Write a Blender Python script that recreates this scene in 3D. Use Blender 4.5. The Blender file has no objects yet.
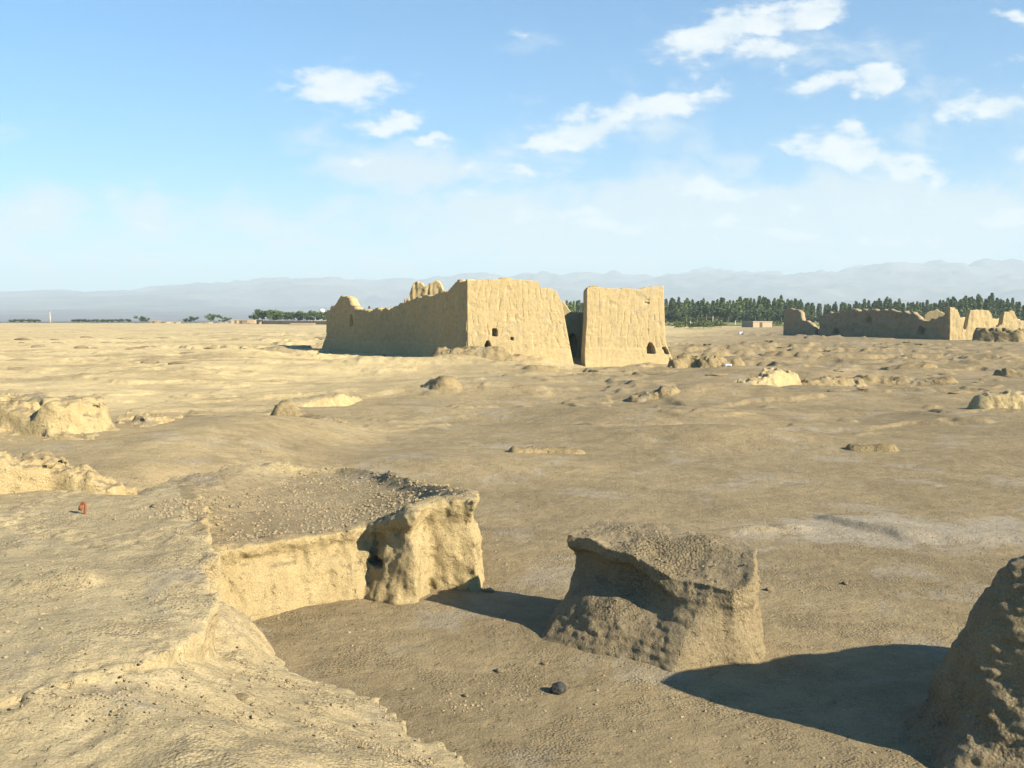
import bpy, math, random
import numpy as np
from mathutils import Vector

random.seed(7)
rng = np.random.default_rng(11)
scene = bpy.context.scene
col = scene.collection
R = math.radians

# ------------------------------------------------------------------ planning
FOC = 1000.0
PITCH = math.atan(68 / 1000)
CZ = 3.8


def ray(px, py):
    u = (px - 512) / FOC
    v = (384 - py) / FOC
    return (u, math.cos(PITCH) + v * math.sin(PITCH), -math.sin(PITCH) + v * math.cos(PITCH))


def at(px, py, z=0.0):
    d = ray(px, py)
    t = (z - CZ) / d[2]
    return (d[0] * t, d[1] * t)


def at_dist(px, py, y):
    d = ray(px, py)
    t = y / d[1]
    return (d[0] * t, y, CZ + d[2] * t)


SUN_AZ = (0.85, -0.527)
SUN_EL = R(27.5)

# ------------------------------------------------------------------ noise
TAB = rng.random((32, 32, 32)).astype(np.float32)


def vnoise(x, y, z):
    xi = np.floor(x); yi = np.floor(y); zi = np.floor(z)
    fx = (x - xi).astype(np.float32); fy = (y - yi).astype(np.float32); fz = (z - zi).astype(np.float32)
    xi = xi.astype(np.int32) & 31; yi = yi.astype(np.int32) & 31; zi = zi.astype(np.int32) & 31
    x1 = (xi + 1) & 31; y1 = (yi + 1) & 31; z1 = (zi + 1) & 31
    fx = fx * fx * (3 - 2 * fx); fy = fy * fy * (3 - 2 * fy); fz = fz * fz * (3 - 2 * fz)
    T = TAB.ravel()

    def g(a, b, c):
        return T[(a * 32 + b) * 32 + c]
    a = g(xi, yi, zi) * (1 - fz) + g(xi, yi, z1) * fz
    b = g(xi, y1, zi) * (1 - fz) + g(xi, y1, z1) * fz
    c = g(x1, yi, zi) * (1 - fz) + g(x1, yi, z1) * fz
    d = g(x1, y1, zi) * (1 - fz) + g(x1, y1, z1) * fz
    return (a * (1 - fy) + b * fy) * (1 - fx) + (c * (1 - fy) + d * fy) * fx - 0.5


def fbm(x, y, z, octv=4, gain=0.5, ridged=False):
    x = np.asarray(x, np.float64); y = np.asarray(y, np.float64); z = np.zeros_like(x) + z
    amp = 1.0; out = 0.0
    for i in range(octv):
        n = vnoise(x, y, z)
        if ridged:
            n = 0.5 - np.abs(n) * 2
        out = out + amp * n
        amp *= gain
        x, y, z = (0.8 * x - 0.6 * y) * 2.03 + 5.3, (0.6 * x + 0.8 * y) * 2.03 + 1.7, z * 2.03 + 3.1 + 0.3 * x
    return out


def S(v, a, b):
    t = np.clip((v - a) / (b - a), 0, 1)
    return t * t * (3 - 2 * t)


def bump2(x, y, cx, cy, rx, ry, rot=0.0):
    c, s = math.cos(rot), math.sin(rot)
    dx, dy = x - cx, y - cy
    u = (dx * c + dy * s) / rx; v = (-dx * s + dy * c) / ry
    return np.exp(-(u * u + v * v))


# ------------------------------------------------------------------ ground height
def ground_h(x, y):
    x = np.asarray(x, np.float64); y = np.asarray(y, np.float64)
    r = np.hypot(x, y)
    a = 0.10 + 0.62 * S(y, 20, 55) * (1 - 0.55 * S(r, 110, 200)) * (1 - 0.8 * S(r, 240, 420))
    h = a * fbm(x / 11, y / 11, 3.3, 4, 0.45)
    h += 0.24 * a * fbm(x / 5.0, y / 3.6, 9.1, 3, 0.42)
    # little eroded scarps
    n = fbm(x / 9.0 + 40, y / 6.0, 1.2, 4, 0.55)
    sc = S(n, 0.10, 0.135) * (1 - S(n, 0.135, 0.42))
    h += 0.30 * sc * S(y, 24, 45) * (1 - S(r, 250, 350)) * (0.4 + 0.9 * S(fbm(x / 30, y / 30, 7.0, 2), -0.1, 0.2))
    n2 = fbm(x / 3.6 + 10, y / 2.6, 5.2, 3, 0.55)
    h += 0.10 * S(n2, 0.24, 0.29) * (1 - S(n2, 0.29, 0.6)) * S(y, 26, 40) * (1 - S(r, 200, 300))
    # small scale
    h += 0.30 * S(y, 22, 42) * (1 - S(r, 120, 200)) * np.maximum(fbm(x / 8.5 + 3, y / 5.0, 4.6, 4, 0.45) - 0.02, 0)
    h += 0.030 * fbm(x / 0.9, y / 0.9, 2.0, 4, 0.55) * (1 - S(r, 60, 120))
    h += 0.035 * np.maximum(fbm(x / 2.3 + 7, y / 2.3, 6.0, 3, 0.6), 0) * (1 - S(r, 60, 120))
    # broad left plateau behind the terrace
    sx = x + 0.6 * fbm(x / 2, y / 2, 0.5, 3)
    h += 1.0 * (1 - S(sx, -7.8, -3.8)) * S(y, 11.0, 15.0) * (1 - S(y - 0.5 * (x + 9), 27, 36))
    h += 0.8 * (1 - S(x, -14, -11.0)) * (1 - S(y, 11, 15))
    h += 0.8 * (1 - S(y, 2.5, 4.0)) * (1 - S(x, 0.0, 2.0))
    h += 0.35 * bump2(x, y, -3.0, 24, 4.0, 2.5, 0.3)
    # swells in the middle distance
    h += 0.9 * bump2(x, y, -9.5, 70, 6.5, 3.0, 0.1) + 0.5 * bump2(x, y, -3.5, 72, 3.0, 2.0, -0.1)
    h += 1.0 * bump2(x, y, -23, 88, 6, 4, 0.2)
    h += 0.7 * bump2(x, y, 16, 62, 7, 3.5, 0.2) + 0.45 * bump2(x, y, 3, 38, 7, 2.5, -0.2)
    h += 0.5 * bump2(x, y, 9, 46, 5, 2.0, -0.1) + 0.4 * bump2(x, y, -2, 50, 6, 3, 0.1)
    h += 0.45 * bump2(x, y, 6.5, 31, 3.6, 1.6, -0.25)
    h -= 0.55 * S(y, 60, 80) * S(x, 1, 5) * (1 - S(x, 14, 22)) * (1 - S(y, 84, 95))
    # crusted ripple on the right
    d = (x - 6.2) * 0.89 + (y - 17.8) * 0.45 + 0.25 * fbm(x / 1.2, y / 1.2, 8.0, 3)
    h += 0.10 * S(d, -0.10, 0.10) * (1 - S(d, 0.2, 1.6)) * S(y, 16.4, 17.2) * (1 - S(y, 18.3, 19.2))
    h += 0.10 * bump2(x, y, 8.3, 16.8, 1.6, 0.35, -0.35)
    h += 0.13 * bump2(x, y, 4.3, 17.4, 0.5, 0.16, 0.0) + 0.10 * bump2(x, y, 5.0, 17.7, 0.35, 0.14, 0.1)
    # footing of the block
    h += 0.13 * bump2(x, y, 1.75, 11.4, 1.4, 0.9, -0.7) + 0.12 * bump2(x, y, 4.2, 9.2, 1.6, 1.4, 0.5)
    # flat where the farmland is, the plateau edge falls away on the left
    h -= 14.0 * S(y, 560, 680) * (1 - S(x / np.maximum(y, 1), -0.24, -0.14))
    return h


# ------------------------------------------------------------------ mesh helpers
def mesh_from_arrays(name, verts, quads, mat=None, parent=None, smooth=True):
    verts = np.asarray(verts, np.float32); quads = np.asarray(quads, np.int32)
    me = bpy.data.meshes.new(name)
    me.vertices.add(len(verts)); me.vertices.foreach_set('co', verts.ravel())
    k = quads.shape[1]
    me.loops.add(quads.size); me.loops.foreach_set('vertex_index', quads.ravel())
    me.polygons.add(len(quads))
    me.polygons.foreach_set('loop_start', np.arange(0, quads.size, k, dtype=np.int32))
    me.polygons.foreach_set('use_smooth', np.full(len(quads), smooth, dtype=bool))
    me.update(calc_edges=True); me.validate()
    if mat: me.materials.append(mat)
    o = bpy.data.objects.new(name, me); col.objects.link(o)
    if parent: o.parent = parent
    return o


def mesh_py(name, verts, faces, mat=None, parent=None, smooth=False):
    me = bpy.data.meshes.new(name)
    me.from_pydata([tuple(v) for v in verts], [], faces); me.update()
    if smooth:
        me.polygons.foreach_set('use_smooth', [True] * len(me.polygons))
    if mat: me.materials.append(mat)
    o = bpy.data.objects.new(name, me); col.objects.link(o)
    if parent: o.parent = parent
    return o


def tag(o, label=None, cat=None, group=None, kind=None):
    if label: o['label'] = label
    if cat: o['category'] = cat
    if group: o['group'] = group
    if kind: o['kind'] = kind
    return o


def empty(name, loc):
    o = bpy.data.objects.new(name, None); o.location = loc; o.empty_display_size = 0.2
    col.objects.link(o); return o


def grid_faces(nu, nv, wrap=False):
    i = np.arange(nu if wrap else nu - 1)[:, None]; j = np.arange(nv - 1)[None, :]
    i2 = (i + 1) % nu
    return np.stack([i * nv + j + 0 * i, i2 * nv + j, i2 * nv + j + 1, i * nv + j + 1 + 0 * i], -1).reshape(-1, 4)


CELL = [(0, 0, 0), (1, 0, 0), (0, 1, 0), (1, 1, 0), (0, 0, 1), (1, 0, 1), (0, 1, 1), (1, 1, 1)]
EDGES = [(0, 1), (2, 3), (4, 5), (6, 7), (0, 2), (1, 3), (4, 6), (5, 7), (0, 4), (1, 5), (2, 6), (3, 7)]


def surface_nets(F, org, h):
    s = F < 0
    cnt = np.zeros(tuple(n - 1 for n in F.shape), np.int8)
    for c in CELL:
        cnt += s[c[0]:F.shape[0] - 1 + c[0], c[1]:F.shape[1] - 1 + c[1], c[2]:F.shape[2] - 1 + c[2]]
    act = (cnt > 0) & (cnt < 8)
    I = np.argwhere(act)
    vid = np.full(cnt.shape, -1, np.int32); vid[act] = np.arange(len(I))
    pos = np.zeros((len(I), 3), np.float32); n = np.zeros(len(I), np.float32)
    vals = [F[I[:, 0] + c[0], I[:, 1] + c[1], I[:, 2] + c[2]] for c in CELL]
    for a, b in EDGES:
        fa, fb = vals[a], vals[b]
        m = (fa < 0) != (fb < 0)
        t = np.where(m, fa / np.where(m, fa - fb, 1), 0)[:, None]
        ca = np.array(CELL[a], np.float32); cb = np.array(CELL[b], np.float32)
        pos += m[:, None] * (ca + t * (cb - ca)); n += m
    V = (I + pos / np.maximum(n, 1)[:, None]) * h + np.array(org)
    Q = []
    for ax in range(3):
        sl0 = [slice(1, -1)] * 3; sl1 = [slice(1, -1)] * 3
        sl0[ax] = slice(0, -1); sl1[ax] = slice(1, None)
        A = s[tuple(sl0)]; B = s[tuple(sl1)]
        E = np.argwhere(A != B); ins = A[A != B]
        off = np.array([1, 1, 1]); off[ax] = 0
        E = E + off
        b, c = (ax + 1) % 3, (ax + 2) % 3
        q = []
        for db, dc in ((-1, -1), (0, -1), (0, 0), (-1, 0)):
            e = E.copy(); e[:, b] += db; e[:, c] += dc
            q.append(vid[e[:, 0], e[:, 1], e[:, 2]])
        q = np.stack(q, 1)
        q[~ins] = q[~ins][:, ::-1]
        Q.append(q)
    return V, np.concatenate(Q)


def poly_sd(poly, X, Y):
    """signed distance, positive inside"""
    d2 = np.full(X.shape, 1e9); inside = np.zeros(X.shape, bool)
    P = poly
    for i in range(len(P)):
        x0, y0 = P[i]; x1, y1 = P[(i + 1) % len(P)]
        ex, ey = x1 - x0, y1 - y0
        t = np.clip(((X - x0) * ex + (Y - y0) * ey) / (ex * ex + ey * ey), 0, 1)
        d2 = np.minimum(d2, (X - x0 - t * ex) ** 2 + (Y - y0 - t * ey) ** 2)
        c = ((y0 > Y) != (y1 > Y)) & (X < ex * (Y - y0) / (ey if ey else 1e-9) + x0)
        inside ^= c
    d = np.sqrt(d2)
    return np.where(inside, d, -d)


HITS = []   # (verts) for height look-up


def solid(bounds, h, base_fn, noise_fn, band=0.3):
    """base_fn(X2, Y2, Zcol) -> F0 array (x, y, z); noise_fn(x, y, z) adds displacement within the band"""
    (x0, x1), (y0, y1), (z0, z1) = bounds
    xs = np.arange(x0, x1, h); ys = np.arange(y0, y1, h); zs = np.arange(z0, z1, h)
    X, Y = np.meshgrid(xs, ys, indexing='ij')
    F = base_fn(X, Y, zs).astype(np.float32)
    I = np.nonzero(np.abs(F) < band)
    F[I] += noise_fn(xs[I[0]], ys[I[1]], zs[I[2]]).astype(np.float32)
    F[0] = F[-1] = 1; F[:, 0] = F[:, -1] = 1; F[:, :, -1] = 1; F[:, :, 0] = 1
    V, Q = surface_nets(F, (x0, y0, z0), h)
    HITS.append(V)
    return V, Q


def put_solid(name, V, Q, mat, parent=None):
    """origin at the footprint centre on the ground"""
    c = (V.min(0) + V.max(0)) / 2; c[2] = V[:, 2].min()
    o = mesh_from_arrays(name, V - c, Q, mat, parent)
    o.location = c
    return o


# ------------------------------------------------------------------ nodes
class NT:
    def __init__(self, tree):
        self.t = tree; self.n = tree.nodes; self.l = tree.links

    def new(self, typ, **kw):
        n = self.n.new(typ)
        for k, v in kw.items():
            setattr(n, k, v)
        return n

    def inp(self, sock, v):
        if v is None: return
        if isinstance(v, bpy.types.NodeSocket): self.l.new(v, sock)
        else: sock.default_value = v

    def math(self, op, a, b=None, c=None, clamp=False):
        n = self.new('ShaderNodeMath', operation=op, use_clamp=clamp)
        self.inp(n.inputs[0], a); self.inp(n.inputs[1], b); self.inp(n.inputs[2], c)
        return n.outputs[0]

    def vmath(self, op, a, b=None, out=0):
        n = self.new('ShaderNodeVectorMath', operation=op)
        self.inp(n.inputs[0], a); self.inp(n.inputs[1], b)
        return n.outputs[out]

    def maprange(self, v, a, b, c=0.0, d=1.0, smooth=True):
        n = self.new('ShaderNodeMapRange', interpolation_type='SMOOTHSTEP' if smooth else 'LINEAR')
        self.inp(n.inputs[0], v)
        for i, k in enumerate((a, b, c, d)): n.inputs[1 + i].default_value = k
        return n.outputs[0]

    def noise(self, vec, scale, detail=4, rough=0.5, dist=0.0):
        n = self.new('ShaderNodeTexNoise'); self.inp(n.inputs['Vector'], vec)
        n.inputs['Scale'].default_value = scale; n.inputs['Detail'].default_value = detail
        n.inputs['Roughness'].default_value = rough; n.inputs['Distortion'].default_value = dist
        return n.outputs[0]

    def voronoi(self, vec, scale, feature='F1', rand=1.0):
        n = self.new('ShaderNodeTexVoronoi', feature=feature); self.inp(n.inputs['Vector'], vec)
        n.inputs['Scale'].default_value = scale; n.inputs['Randomness'].default_value = rand
        return n.outputs['Distance']

    def mix(self, f, a, b, mode='MIX'):
        n = self.new('ShaderNodeMix', data_type='RGBA', blend_type=mode)
        self.inp(n.inputs[0], f); self.inp(n.inputs[6], a); self.inp(n.inputs[7], b)
        return n.outputs[2]

    def bump(self, h, dist, strength=1.0, normal=None):
        n = self.new('ShaderNodeBump'); self.inp(n.inputs['Height'], h)
        n.inputs['Distance'].default_value = dist; n.inputs['Strength'].default_value = strength
        self.inp(n.inputs['Normal'], normal)
        return n.outputs[0]


def rgb(c):
    return (c[0], c[1], c[2], 1.0)


def new_mat(name):
    m = bpy.data.materials.new(name); m.use_nodes = True
    nt = NT(m.node_tree)
    b = next(n for n in nt.n if n.type == 'BSDF_PRINCIPLED')
    b.inputs['Roughness'].default_value = 0.95
    b.inputs['Specular IOR Level'].default_value = 0.12
    return m, nt, b


def earth_mat(name, top=(0.36, 0.30, 0.195), alt=(0.30, 0.245, 0.155), steep=(0.42, 0.33, 0.195),
              far=None, bumpk=1.0, fine=22.0, gravel=True, layer=False, steep_amt=0.8):
    K = 0.68
    top, alt, steep = ([k * K for k in q] for q in (top, alt, steep))
    m, nt, b = new_mat(name)
    g = nt.new('ShaderNodeNewGeometry'); pos = g.outputs['Position']
    nsep = nt.new('ShaderNodeSeparateXYZ'); nt.l.new(g.outputs['True Normal'], nsep.inputs[0])
    big = nt.noise(pos, 0.22, 5, 0.6, 0.6)
    c = nt.mix(nt.maprange(big, 0.42, 0.60), rgb(top), rgb(alt))
    mid = nt.maprange(nt.noise(pos, 0.75, 9, 0.68), 0.50, 0.60)
    c = nt.mix(nt.math('MULTIPLY', mid, 0.35), c, rgb([q * 0.80 for q in alt]))
    # greyish crusted patches
    crust = nt.maprange(nt.noise(pos, 0.55, 6, 0.62, 0.4), 0.54, 0.64)
    c = nt.mix(nt.math('MULTIPLY', crust, 0.6), c, rgb((0.27, 0.243, 0.19)))
    if far:
        sp = nt.new('ShaderNodeSeparateXYZ'); nt.l.new(pos, sp.inputs[0])
        x, y = sp.outputs[0], sp.outputs[1]
        # brighter yellow on the left and far side, brown gravelly plain on the right
        wob = nt.math('MULTIPLY', nt.math('SUBTRACT', nt.noise(pos, 0.06, 4, 0.6), 0.5), 26.0)
        e = nt.math('ADD', nt.math('SUBTRACT', nt.math('MULTIPLY', y, 0.30), x), wob)
        f = nt.maprange(e, 3.0, 40.0)
        streak = nt.new('ShaderNodeMapping'); streak.inputs['Scale'].default_value = (0.05, 0.16, 0.1)
        nt.l.new(pos, streak.inputs[0])
        st = nt.noise(streak.outputs[0], 1.0, 6, 0.65, 0.5)
        yel = nt.mix(nt.maprange(st, 0.44, 0.66), rgb(far), rgb((0.33, 0.265, 0.15)))
        c = nt.mix(f, c, yel)
        pv_ = nt.vmath('MULTIPLY', nt.vmath('SUBTRACT', pos, (7.0, 17.5, 0.0)), (0.30, 0.62, 0.0))
        pm = nt.math('ADD', nt.vmath('LENGTH', pv_, out=1), nt.math('MULTIPLY', nt.math('SUBTRACT', nt.noise(pos, 0.9, 6, 0.65), 0.5), 2.2))
        c = nt.mix(nt.maprange(pm, 1.05, 0.6, 0.0, 0.8), c, rgb((0.29, 0.26, 0.205)))
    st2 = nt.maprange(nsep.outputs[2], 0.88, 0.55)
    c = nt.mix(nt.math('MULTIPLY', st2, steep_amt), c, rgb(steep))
    n2 = nt.noise(pos, 2.7, 9, 0.68)
    c = nt.mix(1.0, c, nt.mix(nt.maprange(n2, 0.25, 0.75, smooth=False), rgb((0.80, 0.79, 0.77)), rgb((1.14, 1.14, 1.14))), 'MULTIPLY')
    n3 = nt.noise(pos, fine * 2.5, 5, 0.7)
    c = nt.mix(1.0, c, nt.mix(nt.maprange(n3, 0.3, 0.7, smooth=False), rgb((0.68, 0.67, 0.65)), rgb((1.26, 1.26, 1.26))), 'MULTIPLY')
    hb = nt.noise(pos, fine * 0.16, 12, 0.70, 0.0)
    nrm = nt.bump(hb, 0.10 * bumpk, 0.9)
    nrm = nt.bump(nt.noise(pos, fine * 3.0, 6, 0.75), 0.010 * bumpk, 0.9, nrm)
    pt = nt.maprange(nt.noise(pos, fine * 0.42, 4, 0.6), 0.60, 0.70)
    nrm = nt.bump(pt, -0.03 * bumpk, 0.8, nrm)
    if gravel:
        gm = nt.maprange(nt.noise(pos, 0.9, 6, 0.7), 0.50, 0.60)
        vo = nt.voronoi(pos, fine * 1.6)
        ht = nt.math('MULTIPLY', nt.math('SUBTRACT', 1.0, vo), nt.math('ADD', 0.25, gm))
        nrm = nt.bump(ht, 0.022 * bumpk, 0.8, nrm)
        vd = nt.maprange(vo, 0.35, 0.75)
        c = nt.mix(nt.math('MULTIPLY', nt.math('MULTIPLY', vd, gm), 0.28), c, rgb((0.12, 0.095, 0.065)))
    nt.l.new(c, b.inputs['Base Color']); nt.l.new(nrm, b.inputs['Normal'])
    return m


def plain_mat(name, c, rough=0.8, spec=0.2, var=0.15, scale=3.0, metal=0.0):
    m, nt, b = new_mat(name)
    g = nt.new('ShaderNodeTexCoord')
    n = nt.noise(g.outputs['Object'], scale, 5, 0.6)
    cc = nt.mix(n, rgb([k * (1 - var) for k in c]), rgb([k * (1 + var) for k in c]))
    nt.l.new(cc, b.inputs['Base Color'])
    nt.l.new(nt.bump(n, 0.01, 0.5), b.inputs['Normal'])
    b.inputs['Roughness'].default_value = rough; b.inputs['Specular IOR Level'].default_value = spec
    b.inputs['Metallic'].default_value = metal
    return m


M_GROUND = earth_mat('desert_ground', (0.375, 0.303, 0.180), (0.315, 0.255, 0.152), (0.38, 0.30, 0.165), far=(0.50, 0.405, 0.225), bumpk=0.75)
M_TERR = earth_mat('terrace_earth', (0.54, 0.45, 0.275), (0.48, 0.40, 0.245), (0.52, 0.42, 0.24), bumpk=0.8)
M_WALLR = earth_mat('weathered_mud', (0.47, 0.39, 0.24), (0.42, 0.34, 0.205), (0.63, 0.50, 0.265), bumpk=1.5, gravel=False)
M_BLOCK = earth_mat('block_mud', (0.42, 0.345, 0.22), (0.36, 0.295, 0.185), (0.40, 0.325, 0.195), bumpk=1.5, fine=20)
M_MOUND = earth_mat('hummock_earth', (0.345, 0.272, 0.15), (0.29, 0.23, 0.13), (0.36, 0.285, 0.155), bumpk=1.3, fine=8)
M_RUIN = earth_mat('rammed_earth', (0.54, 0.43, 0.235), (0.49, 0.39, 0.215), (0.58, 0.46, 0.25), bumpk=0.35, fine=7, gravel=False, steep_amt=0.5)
M_RUIN_SHADE = earth_mat('shaded_rammed_earth', (0.40, 0.325, 0.20), (0.36, 0.29, 0.18), (0.43, 0.345, 0.215), bumpk=0.6, fine=4, gravel=False)  # darker copy of the rammed earth: shade put into the left-facing far walls

# ------------------------------------------------------------------ ground sheet
def build_ground():
    a_f = np.linspace(-R(33), R(33), 560)
    a_l = np.linspace(-math.pi, -R(33), 60)[:-1]; a_r = np.linspace(R(33), math.pi, 60)[1:-1]
    A = np.concatenate([a_l, a_f, a_r])
    r1 = np.exp(np.linspace(math.log(3.0), math.log(170), 860))
    r2 = np.exp(np.linspace(math.log(170), math.log(15000), 190))[1:]
    Rr = np.concatenate([[0.02], r1, r2])
    AA, RR = np.meshgrid(A, Rr, indexing='ij')
    X = np.sin(AA) * RR; Y = np.cos(AA) * RR
    Z = ground_h(X, Y)
    Z = np.where(RR > 3000, np.minimum(Z, 0.0), Z)
    V = np.stack([X, Y, Z], -1).reshape(-1, 3)
    nv = len(Rr)
    Q = grid_faces(len(A), nv, wrap=True)
    o = mesh_from_arrays('ground', V, Q, M_GROUND)
    tag(o, 'pale dry desert ground with low eroded swells', None, None, 'structure')


build_ground()

# ------------------------------------------------------------------ near terrace and wall remnant
P1 = [(-12, 3.5), (-12, 5.3), (-4.6, 6.0), (-3.57, 6.7), (-3.08, 7.25), (-2.79, 7.76), (-2.57, 8.5), (-2.75, 9.2), (-3.2, 10.5), (-3.72, 12.1),
      (-4.0, 13), (-4.6, 15.2), (-5.5, 17.2), (-12, 18)]
P1 = [(-12, 5.0)] + P1[2:]
P2 = [(-12, 2.5), (1.6, 2.5), (0.9, 6.0), (-0.02, 7.97), (-0.82, 8.73), (-1.38, 9.69), (-2.42, 10.75), (-3.05, 11.9), (-3.9, 12.3), (-12, 9)]
P3 = [(-3.8, 12.1), (-3.42, 12.5), (-2.95, 13.08), (-2.35, 13.45), (-1.98, 13.68), (-1.87, 13.68), (-1.72, 13.48), (-1.28, 13.2), (-1.16, 13.82),
      (-0.52, 13.74), (-0.44, 14.3), (-0.75, 14.75), (-1.35, 16.6), (-2.2, 18.4), (-3.3, 19.6), (-4.6, 19.0), (-5.6, 17.2),
      (-6.6, 15), (-6.6, 12.6), (-4.6, 11.4)]


def near_base(X, Y, zs):
    wx = 0.16 * fbm(X / 0.8, Y / 0.8, 1.0, 4, 0.55); wy = 0.16 * fbm(X / 0.8, Y / 0.8, 4.0, 4, 0.55)
    wx = wx + 0.035 * fbm(X / 0.17, Y / 0.23, 1.6, 3, 0.6); wy = wy + 0.035 * fbm(X / 0.25, Y / 0.19, 7.4, 3, 0.6)
    Xw, Yw = X + wx, Y + wy
    d1 = poly_sd(P1, Xw, Yw); d2 = poly_sd(P2, X + 0.9 * wx, Y + 0.9 * wy)
    Xs, Ys = X + 0.5 * wx, Y + 0.5 * wy
    d3 = poly_sd(P3, Xs, Ys)
    G = ground_h(X, Y)
    # terrace
    t1 = 1.17 + 0.12 * fbm(X / 2.5, Y / 2.5, 2.2, 3) + 0.05 * fbm(X / 0.7, Y / 0.7, 3.2, 3) - 0.05 * (1 - S(d1, 0.0, 0.5))
    t1 = t1 - 0.75 * S(Y + 0.4 * (X + 6), 14.3, 17.5)
    # lower apron
    dd = np.clip(d2, 0, 9)
    t2 = -0.02 + 0.45 * S(dd, -0.1, 1.3) + 0.52 * S(dd, 0.9, 2.6) + 0.14 * fbm(X / 1.3, Y / 1.3, 8.2, 4, 0.5) + 0.04 * fbm(X / 0.3, Y / 0.3, 8.2, 3)
    t2 = t2 + 0.04 * fbm(X / 0.22, Y / 0.22, 3.3, 3) - 0.22 * S(Y, 10.3, 11.8) + 0.13 * S(d1, -0.8, 0.0) * (1 - S(Y, 8.9, 9.8)) + 0.45 * S(d1, -0.9, -0.1) * S(Y, 8.9, 9.8) * (1 - S(Y, 11.2, 12.3))
    # basin with a raised rim
    rim = np.exp(-((d3 - 0.16) / 0.20) ** 2)
    east = S(X, -2.6, -1.3) * (1 - S(Y, 14.6, 16.5))
    back = S(Y, 15.5, 18)
    t3 = 0.80 + 0.10 * fbm(X / 1.5, Y / 1.5, 5.5, 3) + rim * (0.07 + 0.13 * east + 0.05 * back + 0.14 * S(-X, 3.0, 4.2)) * (0.85 + 0.7 * fbm(X / 0.9, Y / 0.9, 6.6, 3))
    t3 += 0.34 * S(X, -2.6, -0.7) * (1 - 0.3 * S(Y, 15, 17))
    wl = S(-X, 3.9, 5.2)
    t3 = t3 * (1 - wl) + np.maximum(t3, 1.06 + 0.06 * fbm(X / .8, Y / .8, 5.1, 3)) * wl
    t3 = t3 - 0.6 * S(-X, 5.6, 7.0)
    z = zs[None, None, :]
    n_ = lambda a: a[:, :, None]
    # wall profile: slight foot, undercut beneath the lip
    def foot(tt, k):
        rel = (z / n_(np.maximum(tt, 0.2)))
        return 0.22 * np.clip(1 - rel, 0, 1) ** 2.2 * k * (1 - 0.8 * S(n_(X), -1.7, -1.1)) - 0.09 * np.exp(-((rel - 0.72) / 0.14) ** 2) * k
    F1 = np.maximum((z - n_(t1)), -(n_(d1) + 0.5 * foot(t1, 1.0)) * 0.8)
    F2 = np.maximum((z - n_(t2)), -(n_(d2)) * 0.7)
    F3 = np.maximum((z - n_(t3)), -(n_(d3) + foot(t3, 1.0)) * 0.9)
    # hollow and cracks in the wall face
    hol = np.sqrt(((n_(X) + 1.87) / 0.12) ** 2 + ((n_(Y) - 13.55) / 0.26) ** 2 + ((z - 0.42) / 0.06) ** 2) - 1
    hol2 = np.sqrt(((n_(X) + 1.90) / 0.06) ** 2 + ((n_(Y) - 13.55) / 0.2) ** 2 + ((z - 0.64) / 0.22) ** 2) - 1
    F3 = np.maximum(F3, -hol * 0.16); F3 = np.maximum(F3, -hol2 * 0.06)
    # thin undercut slot beneath the lip of the end pillar
    slot = np.sqrt(((n_(X) + 0.75) / 0.42) ** 2 + ((n_(Y) - 13.62) / 0.2) ** 2 + ((z - 1.13) / 0.035) ** 2) - 1
    F = np.minimum(np.minimum(F1, F2), F3)
    return F


def near_noise(x, y, z):
    e = 0.05 * fbm(x / 0.55, y / 0.55, z / 0.55, 2)
    f = 0.05 * fbm(x / 0.16, y / 0.16, z / 0.22, 3, 0.6) - 0.04 * np.abs(fbm(x / 0.20, y / 0.20, z / 0.30, 4, 0.6)) + 0.018 * np.abs(((z + 0.12 * fbm(x / 0.7, y / 0.7, z / 0.7, 2)) / 0.11) % 1.0 - 0.5) + 0.02 * fbm(x / 0.16, y / 0.16, z / 1.1, 2, 0.5, ridged=True)
    # steeper places are rougher: approximate with the distance to the terrace/plain levels
    d3 = poly_sd(P3, x, y); d1 = poly_sd(P1, x, y)
    edge = np.maximum(np.exp(-(d3 / 0.32) ** 2), np.exp(-(d1 / 0.32) ** 2)); d2 = poly_sd(P2, x, y); edge = np.maximum(edge, 0.8 * np.exp(-(d2 / 0.3) ** 2))
    pit = np.maximum(fbm(x / 0.3, y / 0.3, z / 0.42, 2, 0.6) - 0.12, 0) * 0.10
    return (e + f) * (0.22 + 0.78 * edge) + pit * edge


V, Q = solid(((-11.0, 0.7), (4.2, 20.3), (-0.35, 1.75)), 0.031, near_base, near_noise)
fc = V[Q].mean(1)
sd3 = poly_sd(P3, fc[:, 0], fc[:, 1])
is3 = (sd3 > -0.35) & (fc[:, 1] > 11.9 - 0.0 * fc[:, 0]) & (poly_sd([(-3.9, 12.2), (-3.0, 12.35), (0.5, 12.6), (0.5, 20.4), (-5.2, 20.4), (-5.6, 16.5)], fc[:, 0], fc[:, 1]) > 0)
for name, mask, mat, lab, cat, kind in (
        ('earth_terrace', ~is3, M_TERR, 'broad pale earth terrace at the left front with a low crumbling step', None, 'structure'),
        ('ruined_wall', is3, M_WALLR, 'low eroded mud wall rimming a gravel floor, its squared end pillar lit by the sun', 'wall', None)):
    q = Q[mask]; used, inv = np.unique(q, return_inverse=True)
    o = put_solid(name, V[used], inv.reshape(-1, 4), mat)
    tag(o, lab, cat, None, kind)


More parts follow.
